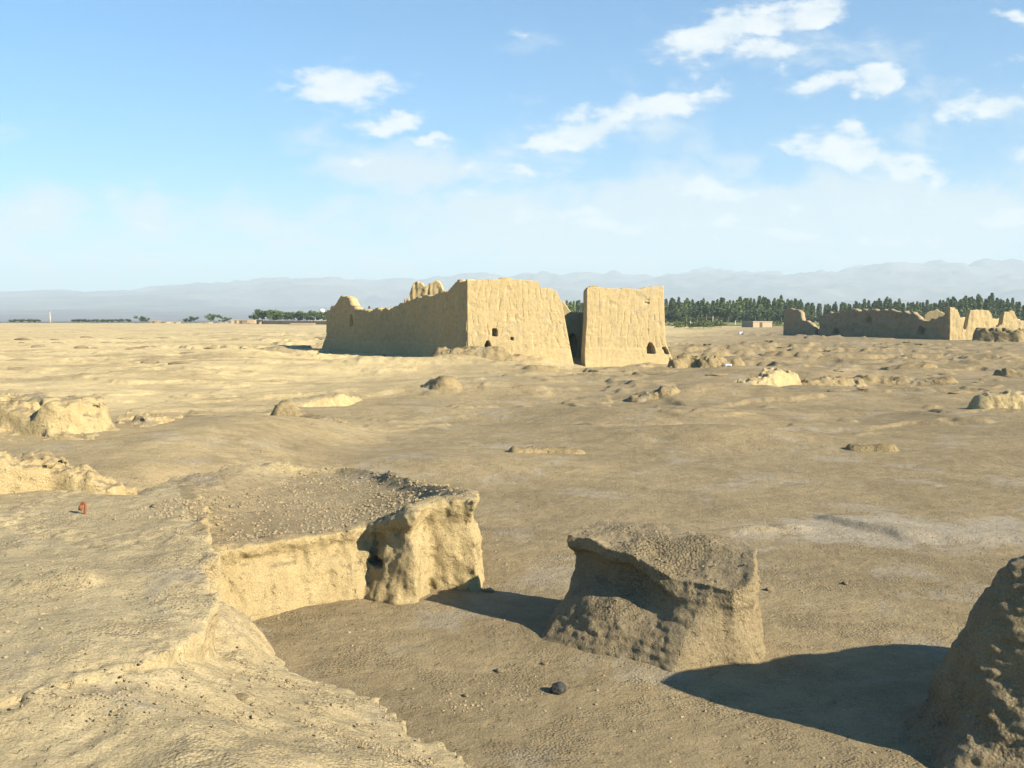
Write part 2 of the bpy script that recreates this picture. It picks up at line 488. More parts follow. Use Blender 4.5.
# ------------------------------------------------------------------ the block with the overhanging cap
def block_base(X, Y, zs):
    P = [(0.66, 12.12), (1.5, 11.34), (2.40, 10.70), (2.64, 10.78), (2.84, 11.35), (2.6, 11.9), (1.25, 12.85), (0.86, 12.62)]
    wx = 0.10 * fbm(X / 0.5, Y / 0.5, 1.0, 3)
    d = poly_sd(P, X + wx, Y - wx)
    L = math.hypot(1.9, -1.6); ux, uy = 1.9 / L, -1.6 / L
    u = ((X - 0.62) * ux + (Y - 12.25) * uy) / 2.45          # 0 left .. 1 right
    v = (X - 0.62) * -uy + (Y - 12.25) * ux                  # depth from the front edge
    lip = 1.10 - 0.08 * S(u, 0.1, 0.45) - 0.21 * S(u, 0.40, 0.75) + 0.06 * fbm(X / 0.3, Y / 0.3, 3.0, 4)
    top = lip + 0.03 + (1.17 - 0.04 * u - lip) * S(v, -0.05, 0.55) + 0.03 * fbm(X / 0.35, Y / 0.35, 7.0, 4)
    z = zs[None, None, :]; n_ = lambda a: a[:, :, None]
    zr = z - n_(lip)
    front = np.clip(1 - n_(v) / 0.7, 0, 1)
    rec = (0.12 + 0.88 * S(n_(u), 0.0, 0.25)) * S(-zr, 0.11, 0.20) * (1 - S(-zr, 0.38, 0.68)) * (0.02 + 0.19 * front * (1 - S(n_(u), 0.50, 0.8)))
    tal = 0.66 * (0.12 + 0.88 * front) * (1 - 0.75 * S(-n_(u), -0.12, 0.05)) * (1 - 0.75 * S(n_(u), 0.82, 1.0)) * np.clip(1 - z / n_(0.42 + 0.40 * S(u, 0.0, 0.35)), 0, 1) ** 1.15
    F = np.maximum((z - n_(top)), -(n_(d) - rec + tal) * 0.85)
    return F


def crag(x, y, z, k=1.0):
    """crumbly dry earth: angular chips, thin beds and drip lines"""
    bed = np.abs(((z + 0.10 * fbm(x / 0.7, y / 0.7, z / 0.7, 2)) / 0.085) % 1.0 - 0.5)
    return k * (0.024 * fbm(x / 0.13, y / 0.13, z / 0.13, 3, 0.6) + 0.0 * x
                + 0.016 * bed + 0.0 * x)


def block_noise(x, y, z):
    return 0.055 * fbm(x / 0.45, y / 0.45, z / 0.45, 2) + crag(x, y, z, 1.0) * (0.75 + 0.35 * S(z, 0.6, 0.1))


V, Q = solid(((-0.2, 3.5), (9.8, 13.3), (-0.2, 1.5)), 0.017, block_base, block_noise)
tag(put_solid('mud_block', V, Q, M_BLOCK), 'free standing weathered mud block with an overhanging cap and a shaded hollow face', 'mud block')


# ------------------------------------------------------------------ boulder-like stump at the right
def stump_base(X, Y, zs):
    z = zs[None, None, :]; n_ = lambda a: a[:, :, None]
    wx = 0.22 * fbm(X / 0.9, Y / 0.9, 1.0, 2)
    x0, y0, x1, y1 = 4.50, 8.42, 7.1, 9.5
    ex, ey = x1 - x0, y1 - y0
    t = np.clip(((X - x0) * ex + (Y - y0) * ey) / (ex * ex + ey * ey), 0, 1)
    d = np.hypot(X + wx - x0 - t * ex, Y + wx - y0 - t * ey)
    hh = 1.76 + 0.05 * np.sin(t * 6)
    rel = np.clip(1 - z / n_(hh), 0, 2)
    rad = 0.96 * rel ** 0.52 + 0.16 * np.clip(1 - z / 0.35, 0, 1) ** 1.5
    return np.where(rel > 0, (n_(d) - rad) * 0.8, 0.3)


def stump_noise(x, y, z):
    return 0.13 * fbm(x / 0.6, y / 0.6, z / 0.6, 2) + crag(x, y, z, 1.7)


V, Q = solid(((2.4, 8.6), (6.0, 11.6), (-0.2, 2.2)), 0.024, stump_base, stump_noise)
tag(put_solid('wall_stump', V, Q, M_BLOCK), 'tall rough mud wall stump cut by the right edge, throwing the long dark shadow', 'wall stump')


# ------------------------------------------------------------------ ridges and hummocks built as little solids
def ridge(name, label, cat, pts, width, height, h, amp, mat, steep=0.7, group=None, pad=0.8, flat=0.3):
    xs = [p[0] for p in pts]; ys = [p[1] for p in pts]
    gz = float(ground_h(np.array(xs), np.array(ys)).min())
    W = width + pad
    zt = gz + height + 0.35

    def base(X, Y, zs):
        z = zs[None, None, :]
        d = np.full(X.shape, 1e9); tt = np.zeros(X.shape)
        for i in range(len(pts) - 1):
            ex, ey = pts[i + 1][0] - pts[i][0], pts[i + 1][1] - pts[i][1]
            t = np.clip(((X - pts[i][0]) * ex + (Y - pts[i][1]) * ey) / (ex * ex + ey * ey), 0, 1)
            dd = np.hypot(X - pts[i][0] - t * ex, Y - pts[i][1] - t * ey)
            tt = np.where(dd < d, i + t, tt); d = np.minimum(d, dd)
        G = ground_h(X, Y)
        hx = height * (0.8 + 0.5 * fbm(X / (width * 2.2), Y / (width * 2.2), 2.7, 3))
        if len(pts[0]) > 2:
            hx = hx * np.interp(tt, range(len(pts)), [p[2] for p in pts])
        prof = S(width - d, 0, width * (1 - steep)) * (1 - flat) + flat * np.clip(1 - (d / width) ** 2, -1, 1)
        top = G - 0.12 + (hx + 0.12) * prof + 0.16 * hx * S(width + 0.7 - d, 0, 0.9) ** 2
        k = min(1.0, 1.2 * width * (1 - steep) / height)
        return (z - top[:, :, None]) * k

    def nz(x, y, z):
        s = max(width, 0.3)
        return amp * (1.0 * fbm(x / (0.7 * s), y / (0.7 * s), z / (0.7 * s), 2) + 0.6 * fbm(x / (0.22 * s), y / (0.22 * s), z / (0.22 * s), 3, 0.6))
    V, Q = solid(((min(xs) - W, max(xs) + W), (min(ys) - W, max(ys) + W), (gz - 0.4, zt)), h, base, nz)
    o = put_solid(name, V, Q, mat)
    return tag(o, label, cat, group)


ridge('eroded_ridge', 'low sunlit earth ridge at the left edge just behind the terrace', 'earth ridge',
      [(-10.0, 14.2, 1), (-8.0, 14.8, 1), (-7.1, 15.5, 1.0), (-6.3, 15.4, 0.9)], 0.55, 0.82, 0.045, 0.078, M_WALLR, 0.72)
ridge('eroded_ridge', 'higher yellow earth bank at the left edge, behind the nearer low ridge', 'earth ridge',
      [(-17, 25.2, 1), (-13.7, 25.0, 1), (-12.2, 24.6, 1.05), (-10.8, 23.9, 0.8)], 1.15, 0.75, 0.07, 0.16, M_WALLR, 0.85, flat=0.0)
ridge('eroded_ledge', 'thin cracked ledge with a dark undercut left of the pointed hummock', 'ledge',
      [(-12.5, 31.8, 0.8), (-11.0, 31.4, 1), (-9.4, 31.0, 0.6)], 0.45, 0.30, 0.05, 0.072, M_MOUND, 0.8)
ridge('earth_hummock', 'pointed dark sided hummock left of centre with a pale tail', 'hummock',
      [(-8.0, 35.2, 1), (-7.3, 35.0, 0.35), (-6.2, 34.2, 0.15)], 0.85, 0.85, 0.06, 0.132, M_MOUND, 0.15)
ridge('earth_hummock', 'long low bright bank behind the pointed hummock', 'hummock',
      [(-9.6, 43.6, 0.8), (-8.0, 44.2, 1), (-7.6, 46.0, 0.5)], 0.8, 0.5, 0.08, 0.132, M_WALLR, 0.5)
ridge('earth_hummock', 'small crumbly hummock in the middle, below the big ruin', 'hummock',
      [(-3.6, 49.0, 0.7), (-3.2, 48.6, 1)], 0.95, 0.55, 0.08, 0.15, M_MOUND, 0.3)
ridge('earth_hummock', 'bright knobbly hummock right of the big ruin on the plain', 'hummock',
      [(12.3, 53.0, 0.4), (13.2, 53.3, 0.65), (14.2, 54.0, 1.05), (15.0, 54.4, 0.9)], 0.9, 0.8, 0.07, 0.26, M_WALLR, 0.45)
ridge('rubble_mound', 'dark low rubble mound touching the bright knobbly hummock', 'rubble mound',
      [(16.3, 54.5, 0.8), (17.6, 54.8, 1), (18.8, 55.0, 0.9)], 1.0, 0.5, 0.07, 0.30, M_MOUND, 0.3)
ridge('earth_hummock', 'long flat dark faced bank at the far right of the plain', 'hummock',
      [(20.6, 57.5, 0.7), (22.4, 57.0, 1), (24.2, 56.5, 0.8)], 1.1, 0.42, 0.08, 0.2, M_MOUND, 0.6)
ridge('earth_hummock', 'rounded yellow hummock with a dark hollow at the right edge', 'hummock',
      [(19.0, 39.8, 0.9), (20.0, 39.6, 1.0)], 0.85, 0.6, 0.06, 0.2, M_WALLR, 0.5)
ridge('earth_hummock', 'small grey humped crust on the right side of the plain', 'hummock',
      [(9.9, 28.4, 0.8), (10.6, 28.2, 1)], 0.5, 0.22, 0.05, 0.06, M_MOUND, 0.4)
ridge('earth_hummock', 'squat dark knob near the right edge below the distant ruins', 'hummock',
      [(33.0, 66.5, 1), (34.5, 66.0, 0.9)], 1.0, 0.5, 0.09, 0.2, M_MOUND, 0.6)
ridge('earth_hummock', 'dark hump between the bright hummock and the distant ruins', 'hummock',
      [(27.5, 72, 0.8), (29.5, 71.5, 1)], 1.1, 0.4, 0.1, 0.2, M_MOUND, 0.6)
ridge('eroded_ledge', 'dark eroded hollow bank just right of the big ruin', 'ledge',
      [(13.2, 80.0, 0.6), (13.9, 80.4, 1.0), (14.8, 80.2, 0.8)], 0.85, 1.1, 0.09, 0.18, M_MOUND, 0.6)
ridge('eroded_ledge', 'second dark bank right of the big ruin, beside the white box', 'ledge',
      [(15.5, 79.6, 1.0), (16.6, 79.4, 0.8), (17.6, 79.0, 0.6)], 0.9, 1.15, 0.09, 0.156, M_MOUND, 0.65)
ridge('rubble_mound', 'loose rubble heap against the left corner of the big ruin', 'rubble mound',
      [(-5.6, 83.0, 0.8), (-3.6, 82.8, 1.0), (-1.2, 82.8, 1.0), (0.2, 83.0, 0.4)], 1.4, 1.25, 0.09, 0.33, M_MOUND, 0.3)
ridge('earth_hummock', 'low crusted bank on the plain in front of the gravel basin rim', 'hummock',
      [(0.2, 26.8, 0.7), (1.0, 27.0, 1), (1.7, 26.9, 0.6)], 0.42, 0.20, 0.05, 0.078, M_MOUND, 0.5)
ridge('earth_hummock', 'pale flat bank left of the big ruin hiding the foot of its shadow', 'hummock',
      [(-24.5, 93, 0.6), (-21.5, 92, 1.0), (-19.8, 91.5, 0.7)], 1.7, 1.0, 0.14, 0.15, M_WALLR, 0.5)
k = 0
near_spots = [(6.3, 45, 'tiny bank on the plain straight below the right half of the big ruin'),
              (9.2, 66, 'low dark edged bank just in front of the right half of the big ruin'),
              (1.8, 66, 'low dark edged bank just in front of the left half of the big ruin'),
              (24, 84, 'small eroded bank between the big ruin and the distant ruins')]
for x, y, lab in near_spots:
    ridge('earth_hummock', lab, 'hummock', [(x - 0.5, y, 0.8), (x + 0.6, y + 0.1, 1)], 0.75 * (0.6 + y / 100), 0.35, max(0.05, y * 0.0015), 0.16, M_MOUND, 0.5)

# height look-up on a raster of all solids
HG = 0.06
HM = np.full((int(26 / HG), int(24 / HG)), -9.0, np.float32)
for Vv in HITS:
    i = ((Vv[:, 0] + 14) / HG).astype(int); j = ((Vv[:, 1] - 3) / HG).astype(int)
    ok = (i >= 0) & (i < HM.shape[0]) & (j >= 0) & (j < HM.shape[1])
    np.maximum.at(HM, (i[ok], j[ok]), Vv[ok, 2].astype(np.float32))


def surf(x, y):
    g = ground_h(x, y)
    i = ((np.asarray(x) + 14) / HG).astype(int); j = ((np.asarray(y) - 3) / HG).astype(int)
    ok = (i >= 0) & (i < HM.shape[0]) & (j >= 0) & (j < HM.shape[1])
    v = np.where(ok, HM[np.clip(i, 0, HM.shape[0] - 1), np.clip(j, 0, HM.shape[1] - 1)], -9)
    return np.maximum(g, v)


# ------------------------------------------------------------------ gravel
def ico():
    t = (1 + 5 ** .5) / 2
    v = np.array([(-1, t, 0), (1, t, 0), (-1, -t, 0), (1, -t, 0), (0, -1, t), (0, 1, t), (0, -1, -t), (0, 1, -t), (t, 0, -1), (t, 0, 1), (-t, 0, -1), (-t, 0, 1)], float)
    v /= np.linalg.norm(v[0])
    f = np.array([(0, 11, 5), (0, 5, 1), (0, 1, 7), (0, 7, 10), (0, 10, 11), (1, 5, 9), (5, 11, 4), (11, 10, 2), (10, 7, 6), (7, 1, 8), (3, 9, 4), (3, 4, 2), (3, 2, 6), (3, 6, 8), (3, 8, 9), (4, 9, 5), (2, 4, 11), (6, 2, 10), (8, 6, 7), (9, 8, 1)])
    return v, f


IV, IF = ico()


def gravel():
    pts = []

    def clump(cx, cy, rx, ry, n, s0, s1, rot=0):
        a = rng.normal(size=(n, 2)) * 0.55
        c, s = math.cos(rot), math.sin(rot)
        x = cx + a[:, 0] * rx * c - a[:, 1] * ry * s; y = cy + a[:, 0] * rx * s + a[:, 1] * ry * c
        sz = s0 + (s1 - s0) * rng.random(n) ** 3
        pts.append(np.stack([x, y, sz], 1))
    # gravel floor of the basin
    n = 9000
    x = rng.uniform(-5.5, -0.6, n); y = rng.uniform(12.8, 19.3, n)
    d = poly_sd(P3, x, y); ok = (d > 0.15) & (x > -5.0 + 0.2 * (y - 14)) & (rng.random(n) < 0.35 + 1.1 * S(fbm(x / 1.2, y / 1.2, 2.0, 3), -0.3, 0.3))
    pts.append(np.stack([x, y, 0.006 + 0.024 * rng.random(n) ** 3], 1)[ok])
    for (px, py, z, rx, ry, n) in ((262, 675, .45, .5, .35, 240), (238, 720, .55, .22, .2, 60), (180, 735, .65, .5, .3, 260), (95, 748, .8, .55, .3, 300),
                                   (270, 690, .4, .4, .2, 120), (390, 750, .3, .55, .35, 420), (350, 700, .3, .5, .3, 90), (60, 590, 1.2, .3, .7, 160), (175, 598, 1.15, .4, .35, 170),
                                   (50, 575, 1.2, .5, .5, 60), (110, 560, 1.2, 1.2, 1.2, 120), (465, 700, .0, .4, .3, 120), (500, 690, 0, .5, .4, 160)):
        gx, gy = at(px, py, z)
        clump(gx, gy, rx, ry, n, 0.004, 0.017)
    # scattered over the plain
    n = 11000
    y = 7.5 + 24 * rng.random(n) ** 1.5; x = (rng.random(n) - 0.5) * 1.15 * y
    ok = fbm(x / 2.0, y / 2.0, 4.4, 4, 0.6) + 0.35 * rng.random(n) > 0.08
    pts.append(np.stack([x, y, 0.0035 + 0.020 * rng.random(n) ** 7], 1)[ok])
    # crumbs at the foot of the walls and block
    clump(1.7, 11.0, 1.7, 1.0, 420, 0.004, 0.016, -0.7)
    for a, b_ in ((P3[0], P3[2]), (P3[2], P3[4]), (P3[6], P3[9])):
        clump((a[0] + b_[0]) / 2, (a[1] + b_[1]) / 2 - 0.25, 0.6, 0.2, 160, 0.004, 0.018, 0.5)
    P = np.concatenate(pts); n = len(P)
    Z = surf(P[:, 0], P[:, 1])
    var = np.max([np.abs(surf(P[:, 0] + a_, P[:, 1] + b_) - Z) for a_, b_ in ((.09, 0), (-.09, 0), (0, .09), (0, -.09))], 0)
    ok = var < 0.07
    P = P[ok]; Z = Z[ok]; n = len(P)
    sc = P[:, 2:3] * (0.7 + 0.6 * rng.random((n, 3))) * np.array([1, 1, 0.75])
    V = IV[None] * (1 + 0.6 * (rng.random((n, 12, 1)) - 0.5)) * sc[:, None]
    a = rng.random(n) * 6.28; c, s = np.cos(a)[:, None], np.sin(a)[:, None]
    V = np.stack([V[..., 0] * c - V[..., 1] * s, V[..., 0] * s + V[..., 1] * c, V[..., 2]], -1)
    V += np.stack([P[:, 0], P[:, 1], Z + P[:, 2] * 0.0], 1)[:, None]
    F = IF[None] + (np.arange(n) * 12)[:, None, None]
    m = plain_mat('gravel_stone', (0.235, 0.19, 0.12), 0.95, 0.1, 0.35, 1.7)
    o = mesh_from_arrays('gravel', V.reshape(-1, 3), F.reshape(-1, 3), m, smooth=False)
    tag(o, 'loose gravel and crumbs of earth strewn over the ground', 'gravel', None, 'stuff')


gravel()

# a few clods large enough to be picked out
M_CLOD = earth_mat('clod_earth', (0.33, 0.27, 0.17), (0.29, 0.235, 0.145), (0.31, 0.25, 0.155), bumpk=0.8, fine=30, gravel=False)


def rock_mesh(name, seed, mat, sub=3, amp=0.35, squash=0.75):
    import bmesh
    bm = bmesh.new(); bmesh.ops.create_icosphere(bm, subdivisions=sub, radius=1)
    P = np.array([v.co[:] for v in bm.verts])
    n = fbm(P[:, 0] * 0.9 + seed * 3, P[:, 1] * 0.9, P[:, 2] * 0.9, 3, 0.5)
    for v, k in zip(bm.verts, n):
        v.co *= 1 + amp * k * 1.6
        v.co.z *= squash
    for f in bm.faces: f.smooth = True
    me = bpy.data.meshes.new(name); bm.to_mesh(me); bm.free(); me.materials.append(mat)
    return me


clod_me = [rock_mesh('clod', s, M_CLOD, 3, 0.55) for s in range(4)]
CL = [(242, 722, .55, .045, 'fist sized pale clod lying on the lower slope at the front left'),
      (466, 692, 0, .028, 'small brown clod on the dirt left of the black stone'),
      (488, 590, .0, .055, 'brown clod at the foot of the sunlit end pillar'),
      (545, 660, 0.02, .035, 'small clod in the skirt of the mud block, above the black stone'),
      (500, 668, 0, .04, 'flat brown clod on the dirt left of the mud block'),
      (770, 590, 0, .05, 'lone small clod on the plain right of the mud block'),
      (845, 585, 0, .04, 'pale pebble like clod on the plain above the long shadow'),
      (155, 505, 1.2, .05, 'small clod on the terrace right of the rusty iron piece')]
for i, (px, py, z, s, lab) in enumerate(CL):
    x, y = at(px, py, z); zz = float(surf(np.array([x]), np.array([y]))[0])
    o = bpy.data.objects.new('clod', clod_me[i % 4]); col.objects.link(o)
    o.location = (x, y, zz + s * 0.25); o.scale = (s * 1.2, s, s * 0.8); o.rotation_euler = (0, 0, i * 1.3)
    tag(o, lab, 'clod')
# dark blocks of fallen earth dotted over the far plain
for i in range(56):
    if i < 26: px = random.uniform(0, 330); py = random.uniform(337, 372)
    else: px = random.uniform(690, 1024); py = random.uniform(345, 400)
    x, y = at(px, py, 0)
    s = y * random.uniform(0.0016, 0.0040)
    zz = float(ground_h(np.array([x]), np.array([y]))[0])
    o = bpy.data.objects.new('fallen_earth_lump', clod_me[i % 4]); col.objects.link(o)
    o.location = (x, y, zz); o.scale = (s * random.uniform(1.6, 3.0), s * 1.3, s * 0.8); o.rotation_euler = (0, 0, random.uniform(-.4, .4))
    side = 'left' if i < 26 else 'right'
    tag(o, 'low dark lump of fallen earth dotting the far plain %s of the big ruin' % side, 'earth lump', 'earth lumps on the far plain, %s side' % side)

# ------------------------------------------------------------------ black stone
M_BLACK = plain_mat('black_stone', (0.025, 0.025, 0.024), 0.7, 0.35, 0.3, 3)
x, y = at(558, 689, 0); zz = float(surf(np.array([x]), np.array([y]))[0])
o = bpy.data.objects.new('black_stone', rock_mesh('black_stone', 5, M_BLACK, 4, 0.45, 0.8)); col.objects.link(o)
o.location = (x, y, zz + 0.035); o.scale = (0.078, 0.07, 0.07); o.rotation_euler = (0.15, 0.1, 0.4)
tag(o, 'smooth rounded black stone alone on the dirt left of the mud block', 'stone')

# ------------------------------------------------------------------ rusty iron piece
M_RUST = plain_mat('rusty_iron', (0.19, 0.065, 0.028), 0.8, 0.3, 0.45, 30)


def tube(path, rad, mat, name, parent=None, seg=10, caps=True):
    path = [Vector(p) for p in path]
    V = []; F = []
    prev = None
    for i, p in enumerate(path):
        t = (path[min(i + 1, len(path) - 1)] - path[max(i - 1, 0)]).normalized()
        a = t.cross(Vector((0, 1, 0.01))).normalized() if prev is None else (prev - t * prev.dot(t)).normalized()
        prev = a; b = t.cross(a)
        r = rad[i] if isinstance(rad, (list, tuple)) else rad
        for k in range(seg):
            an = 2 * math.pi * k / seg
            V.append(p + (a * math.cos(an) + b * math.sin(an)) * r)
    for i in range(len(path) - 1):
        for k in range(seg):
            F.append((i * seg + k, i * seg + (k + 1) % seg, (i + 1) * seg + (k + 1) % seg, (i + 1) * seg + k))
    if caps:
        F.append(tuple(range(seg))[::-1]); F.append(tuple((len(path) - 1) * seg + k for k in range(seg)))
    return mesh_py(name, V, F, mat, parent, True)


x, y = at(84, 513, 1.2); zz = float(surf(np.array([x]), np.array([y]))[0])
iron = empty('iron_bracket', (x, y, zz))
tag(iron, 'small rusty orange bent iron piece standing on the terrace at the left', 'iron piece')
tube([(0.012, 0, -0.04), (0.014, 0, 0.03), (0.022, 0, 0.09), (0.02, 0, 0.13), (0.0, 0, 0.155), (-0.02, 0.0, 0.145), (-0.034, 0, 0.10)], 0.018, M_RUST, 'bent_bar', iron)
tube([(-0.028, 0, 0.135), (-0.038, 0.0, 0.09), (-0.048, 0, 0.05)], [0.012, 0.030, 0.028], M_RUST, 'flap', iron)

# ------------------------------------------------------------------ walls of the ruins
def on_line(p0, p1, px):
    """distance along p0-p1 where the sight line of px crosses, and depth there"""
    k = (px - 512) / FOC / math.cos(PITCH) * 1.0
    k = (px - 512) / 1000.0
    dx, dy = p1[0] - p0[0], p1[1] - p0[1]
    t = (k * p0[1] - p0[0]) / (dx - k * dy)
    L = math.hypot(dx, dy)
    return t * L, p0[1] + t * dy


def profile(p0, p1, pts):
    out = []
    for px, py in pts:
        u, y = on_line(p0, p1, px)
        out.append((u, at_dist(px, py, y)[2]))
    out.sort()
    return out


def wall(name, parent, p0, p1, top, zb, thick, step=0.07, batter=0.0, ledge=None, holes=(), crack=0.07, ends=None,
         rough=0.05, jag=0.12, mat=None, seed=0.0, course=1.05, label=None):
    """wall along p0-p1; the outer face is on the right-hand side of the travel direction"""
    p0 = np.array(p0, float); p1 = np.array(p1, float)
    L = np.linalg.norm(p1 - p0); t = (p1 - p0) / L; nrm = np.array([t[1], -t[0]])
    nu = max(4, int(L / step)); u = np.linspace(0, L, nu)
    if isinstance(top, (int, float)): top = [(0, top), (L, top)]
    tz = np.interp(u, [a for a, _ in top], [b for _, b in top])
    tz = tz + jag * fbm(u / 0.7, u * 0 + seed, 3.0, 4, 0.6) + 0.35 * jag * (vnoise(u / 1.1, u * 0 + seed, u * 0 + 5.5) > 0.12)
    Hm = max(b for _, b in top) - zb
    nv = max(6, int(Hm / step)); v = np.linspace(0, 1, nv)
    U, Vv = np.meshgrid(u, v, indexing='ij')
    Z = zb + (tz[:, None] - zb) * Vv
    # courses and drying cracks
    zz = Z + 0.12 * fbm(U / 3, Z * 0 + seed, 1.0, 2)
    kc = np.floor(zz / course); fr = zz / course - kc
    x_ = U / 0.62 + 0.9 * vnoise(U * 0.9, kc * 1.7 + seed, U * 0) + 0.35 * fbm(U * 1.1, Z * 1.3, seed, 3) + kc * 0.13 + fr * 0.25 * np.sin(kc * 2.3)
    fx = np.abs(x_ - np.floor(x_) - 0.5) * 2
    strength = np.clip(0.22 + 1.7 * vnoise(np.floor(x_) * 1.37, kc * 2.1, U * 0 + seed), 0, 1)
    g = S(fx, 0.84, 0.97) * strength
    hl = S(np.abs(fr - 0.5) * 2, 0.88, 1.0) * np.clip(0.2 + vnoise(U * 0.8, kc * 3.1, U * 0 + 2 + seed) * 1.2, 0, 1)
    D = -crack * g - 0.22 * crack * hl + 0.6 * rough * fbm(U / 0.9, Z / 0.9, seed + 1, 4, 0.6) - 0.04 * np.maximum(fbm(U / 0.5, Z / 0.6, seed + 4, 2) - 0.28, 0) * 4
    D = D - 0.5 * rough * fbm(U / 0.45, Z / 2.4, seed + 6, 3, 0.55, ridged=True)
    D = D + batter * (1 - (Z - zb) / Hm)
    if ledge:
        lz, lo, lf = ledge
        below = 1 - S(Z + 0.25 * fbm(U / 1.5, U * 0, seed, 2), lz - 0.12, lz + 0.05)
        D = np.where(below > 0.5, D * 0.45, D) + below * lo + lf * np.clip(1 - (Z - zb) / max(lz - zb, 0.1), 0, 1) ** 1.6
    for (hu, hz, hw, hh, dep, arch) in holes:
        du = np.abs(U - hu + 0.05 * fbm(U * 3, Z * 3, 1.0, 2)); dz = Z - hz
        lim = hh / 2 - (0.5 * hh * (du / (hw / 2)) ** 2.2 if arch else 0)
        m = (du < hw / 2) & (dz < lim) & (dz > -hh / 2)
        D = np.where(m, -dep, D)
    Uf = U.copy()
    if ends:
        s0, s1 = ends(Z)       # shifts at the two ends as a function of height
        w = U / L
        Uf = U + s0 * (1 - w) ** 6 + s1 * w ** 6
    fx3 = p0[0] + t[0] * Uf + nrm[0] * D; fy3 = p0[1] + t[1] * Uf + nrm[1] * D
    front = np.stack([fx3, fy3, Z], -1)
    nb = max(4, nv // 4)
    vb = np.linspace(1, 0, nb)
    Ub = np.repeat(Uf[:, -1:], nb, 1); 
    Zb = zb + (tz[:, None] - zb) * vb[None] - 0.05
    if ends:
        Ub = np.stack([np.interp(vb, v, Uf[i]) for i in range(nu)])
    Db = -thick + 0.08 * fbm(Ub / 0.8, Zb / 0.8, seed + 7, 3) + 0 * Zb
    Db[:, 0] += 0.1
    back = np.stack([p0[0] + t[0] * Ub + nrm[0] * Db, p0[1] + t[1] * Ub + nrm[1] * Db, Zb], -1)
    mid = (front[:, -1:] + back[:, :1]) / 2; mid[..., 2] += 0.06
    ring = np.concatenate([front, mid, back], 1)
    N = ring.shape[1]
    q = grid_faces(nu, N)
    org = np.array([p0[0], p0[1], zb])
    pl = np.array(parent.location) if parent else np.zeros(3)
    me = bpy.data.meshes.new(name)
    Vt = ring.reshape(-1, 3) - pl
    nfr = front.shape[1]
    caps = []
    for base, rev in ((0, False), ((nu - 1) * N, True)):
        # cap: strip between front column and back column
        fcol = [base + int(round(k * (nfr - 1) / (nb - 1))) for k in range(nb)]
        bcol = [base + N - 1 - k for k in range(nb)]
        prevf = 0
        for k in range(nb - 1):
            chain = list(range(fcol[k], fcol[k + 1] + 1))
            f = chain + [bcol[k + 1], bcol[k]]
            caps.append(tuple(f if not rev else f[::-1]))
        f = [fcol[-1], base + nfr, bcol[-1]]
        caps.append(tuple(f if not rev else f[::-1]))
    me.from_pydata([tuple(a) for a in Vt], [], [tuple(int(i) for i in a) for a in q] + caps)
    me.update(); me.materials.append(mat)
    sm = np.zeros(len(me.polygons), bool); sm[:len(q)] = True
    me.polygons.foreach_set('use_smooth', sm)
    # crisp creases where the surface turns sharply
    o = bpy.data.objects.new(name, me); col.objects.link(o); o.parent = parent
    if label: o['label'] = label
    return o


# --- the big ruin
GZ = -0.45
C = (-3.80, 85.0)             # near corner
E_ = (13.30, 88.0)            # right end
FL = (-20.7, 112.0)           # far left end
ruin = empty('ruined_fort', (0, 90, GZ))
tag(ruin, 'large roofless mud walled ruin standing at the centre of the plain, split by a gap', 'ruin')
t_left = [(468, 280), (480, 279.5), (499, 279.5), (502, 277.5), (510, 278), (514, 280), (538, 280.5), (541, 288), (549, 288.5), (556, 290.5), (558.5, 296), (560, 300), (562, 308)]
pf = profile(C, E_, t_left)
u_l = on_line(C, E_, 560)[0]; u_r = on_line(C, E_, 586.5)[0]
tdir = np.array(E_) - np.array(C); LT = np.linalg.norm(tdir); tdir /= LT
pl_end = tuple(np.array(C) + tdir * (u_l + 0.1))


def hole(p0, p1, px, py, w, h, dep, arch=False):
    u, y = on_line(p0, p1, px); z = at_dist(px, py, y)[2]
    return (u, z, w, h, dep, arch)


wall('wall', ruin, C, pl_end, pf, GZ - 0.6, 1.1, 0.06, 0.10, (1.0, 0.06, 0.25),
     [hole(C, E_, 494.5, 332.5, 0.42, 0.62, 0.8), hole(C, E_, 487.5, 345.5, 0.5, 0.8, 0.9, True), hole(C, E_, 511.5, 338.8, 0.26, 0.26, 0.4)],
     0.10, ends=lambda Z: (0 * Z, 1.05 * np.clip((5.2 - Z) / 5.5, 0, 1.2)), mat=M_RUIN, jag=0.10, label='sunlit front wall left of the gap')
pr0 = tuple(np.array(C) + tdir * u_r)
tr = [(p[0] - u_r, p[1]) for p in profile(C, E_, [(586.5, 290), (588.5, 287.5), (600, 288), (620, 288.5), (640, 289), (646, 287), (655, 286.5), (663.5, 287)])]


def sh(hs, s):
    return tuple([hs[0] - s] + list(hs[1:]))


wall('wall', ruin, pr0, E_, tr, GZ - 0.6, 1.2, 0.06, 0.12, (1.0, 0.08, 0.30),
     [sh(hole(C, E_, 649, 348.3, 0.62, 0.98, 0.9, True), u_r), sh(hole(C, E_, 660.5, 350.5, 0.24, 0.6, 0.5), u_r),
      sh(hole(C, E_, 646.5, 303, 0.4, 0.16, 0.12), u_r), sh(hole(C, E_, 647, 300, 0.3, 0.1, 0.1), u_r)],
     0.095, ends=lambda Z: (0.0 * Z - 0.2 * np.clip((3.5 - Z) / 3, 0, 1), 0.04 * np.clip(6 - Z, 0, 7) + 0.75 * np.clip((1.8 - Z) / 2.2, 0, 1.2) ** 1.3),
     mat=M_RUIN, jag=0.09, seed=4.3, label='sunlit front wall right of the gap')
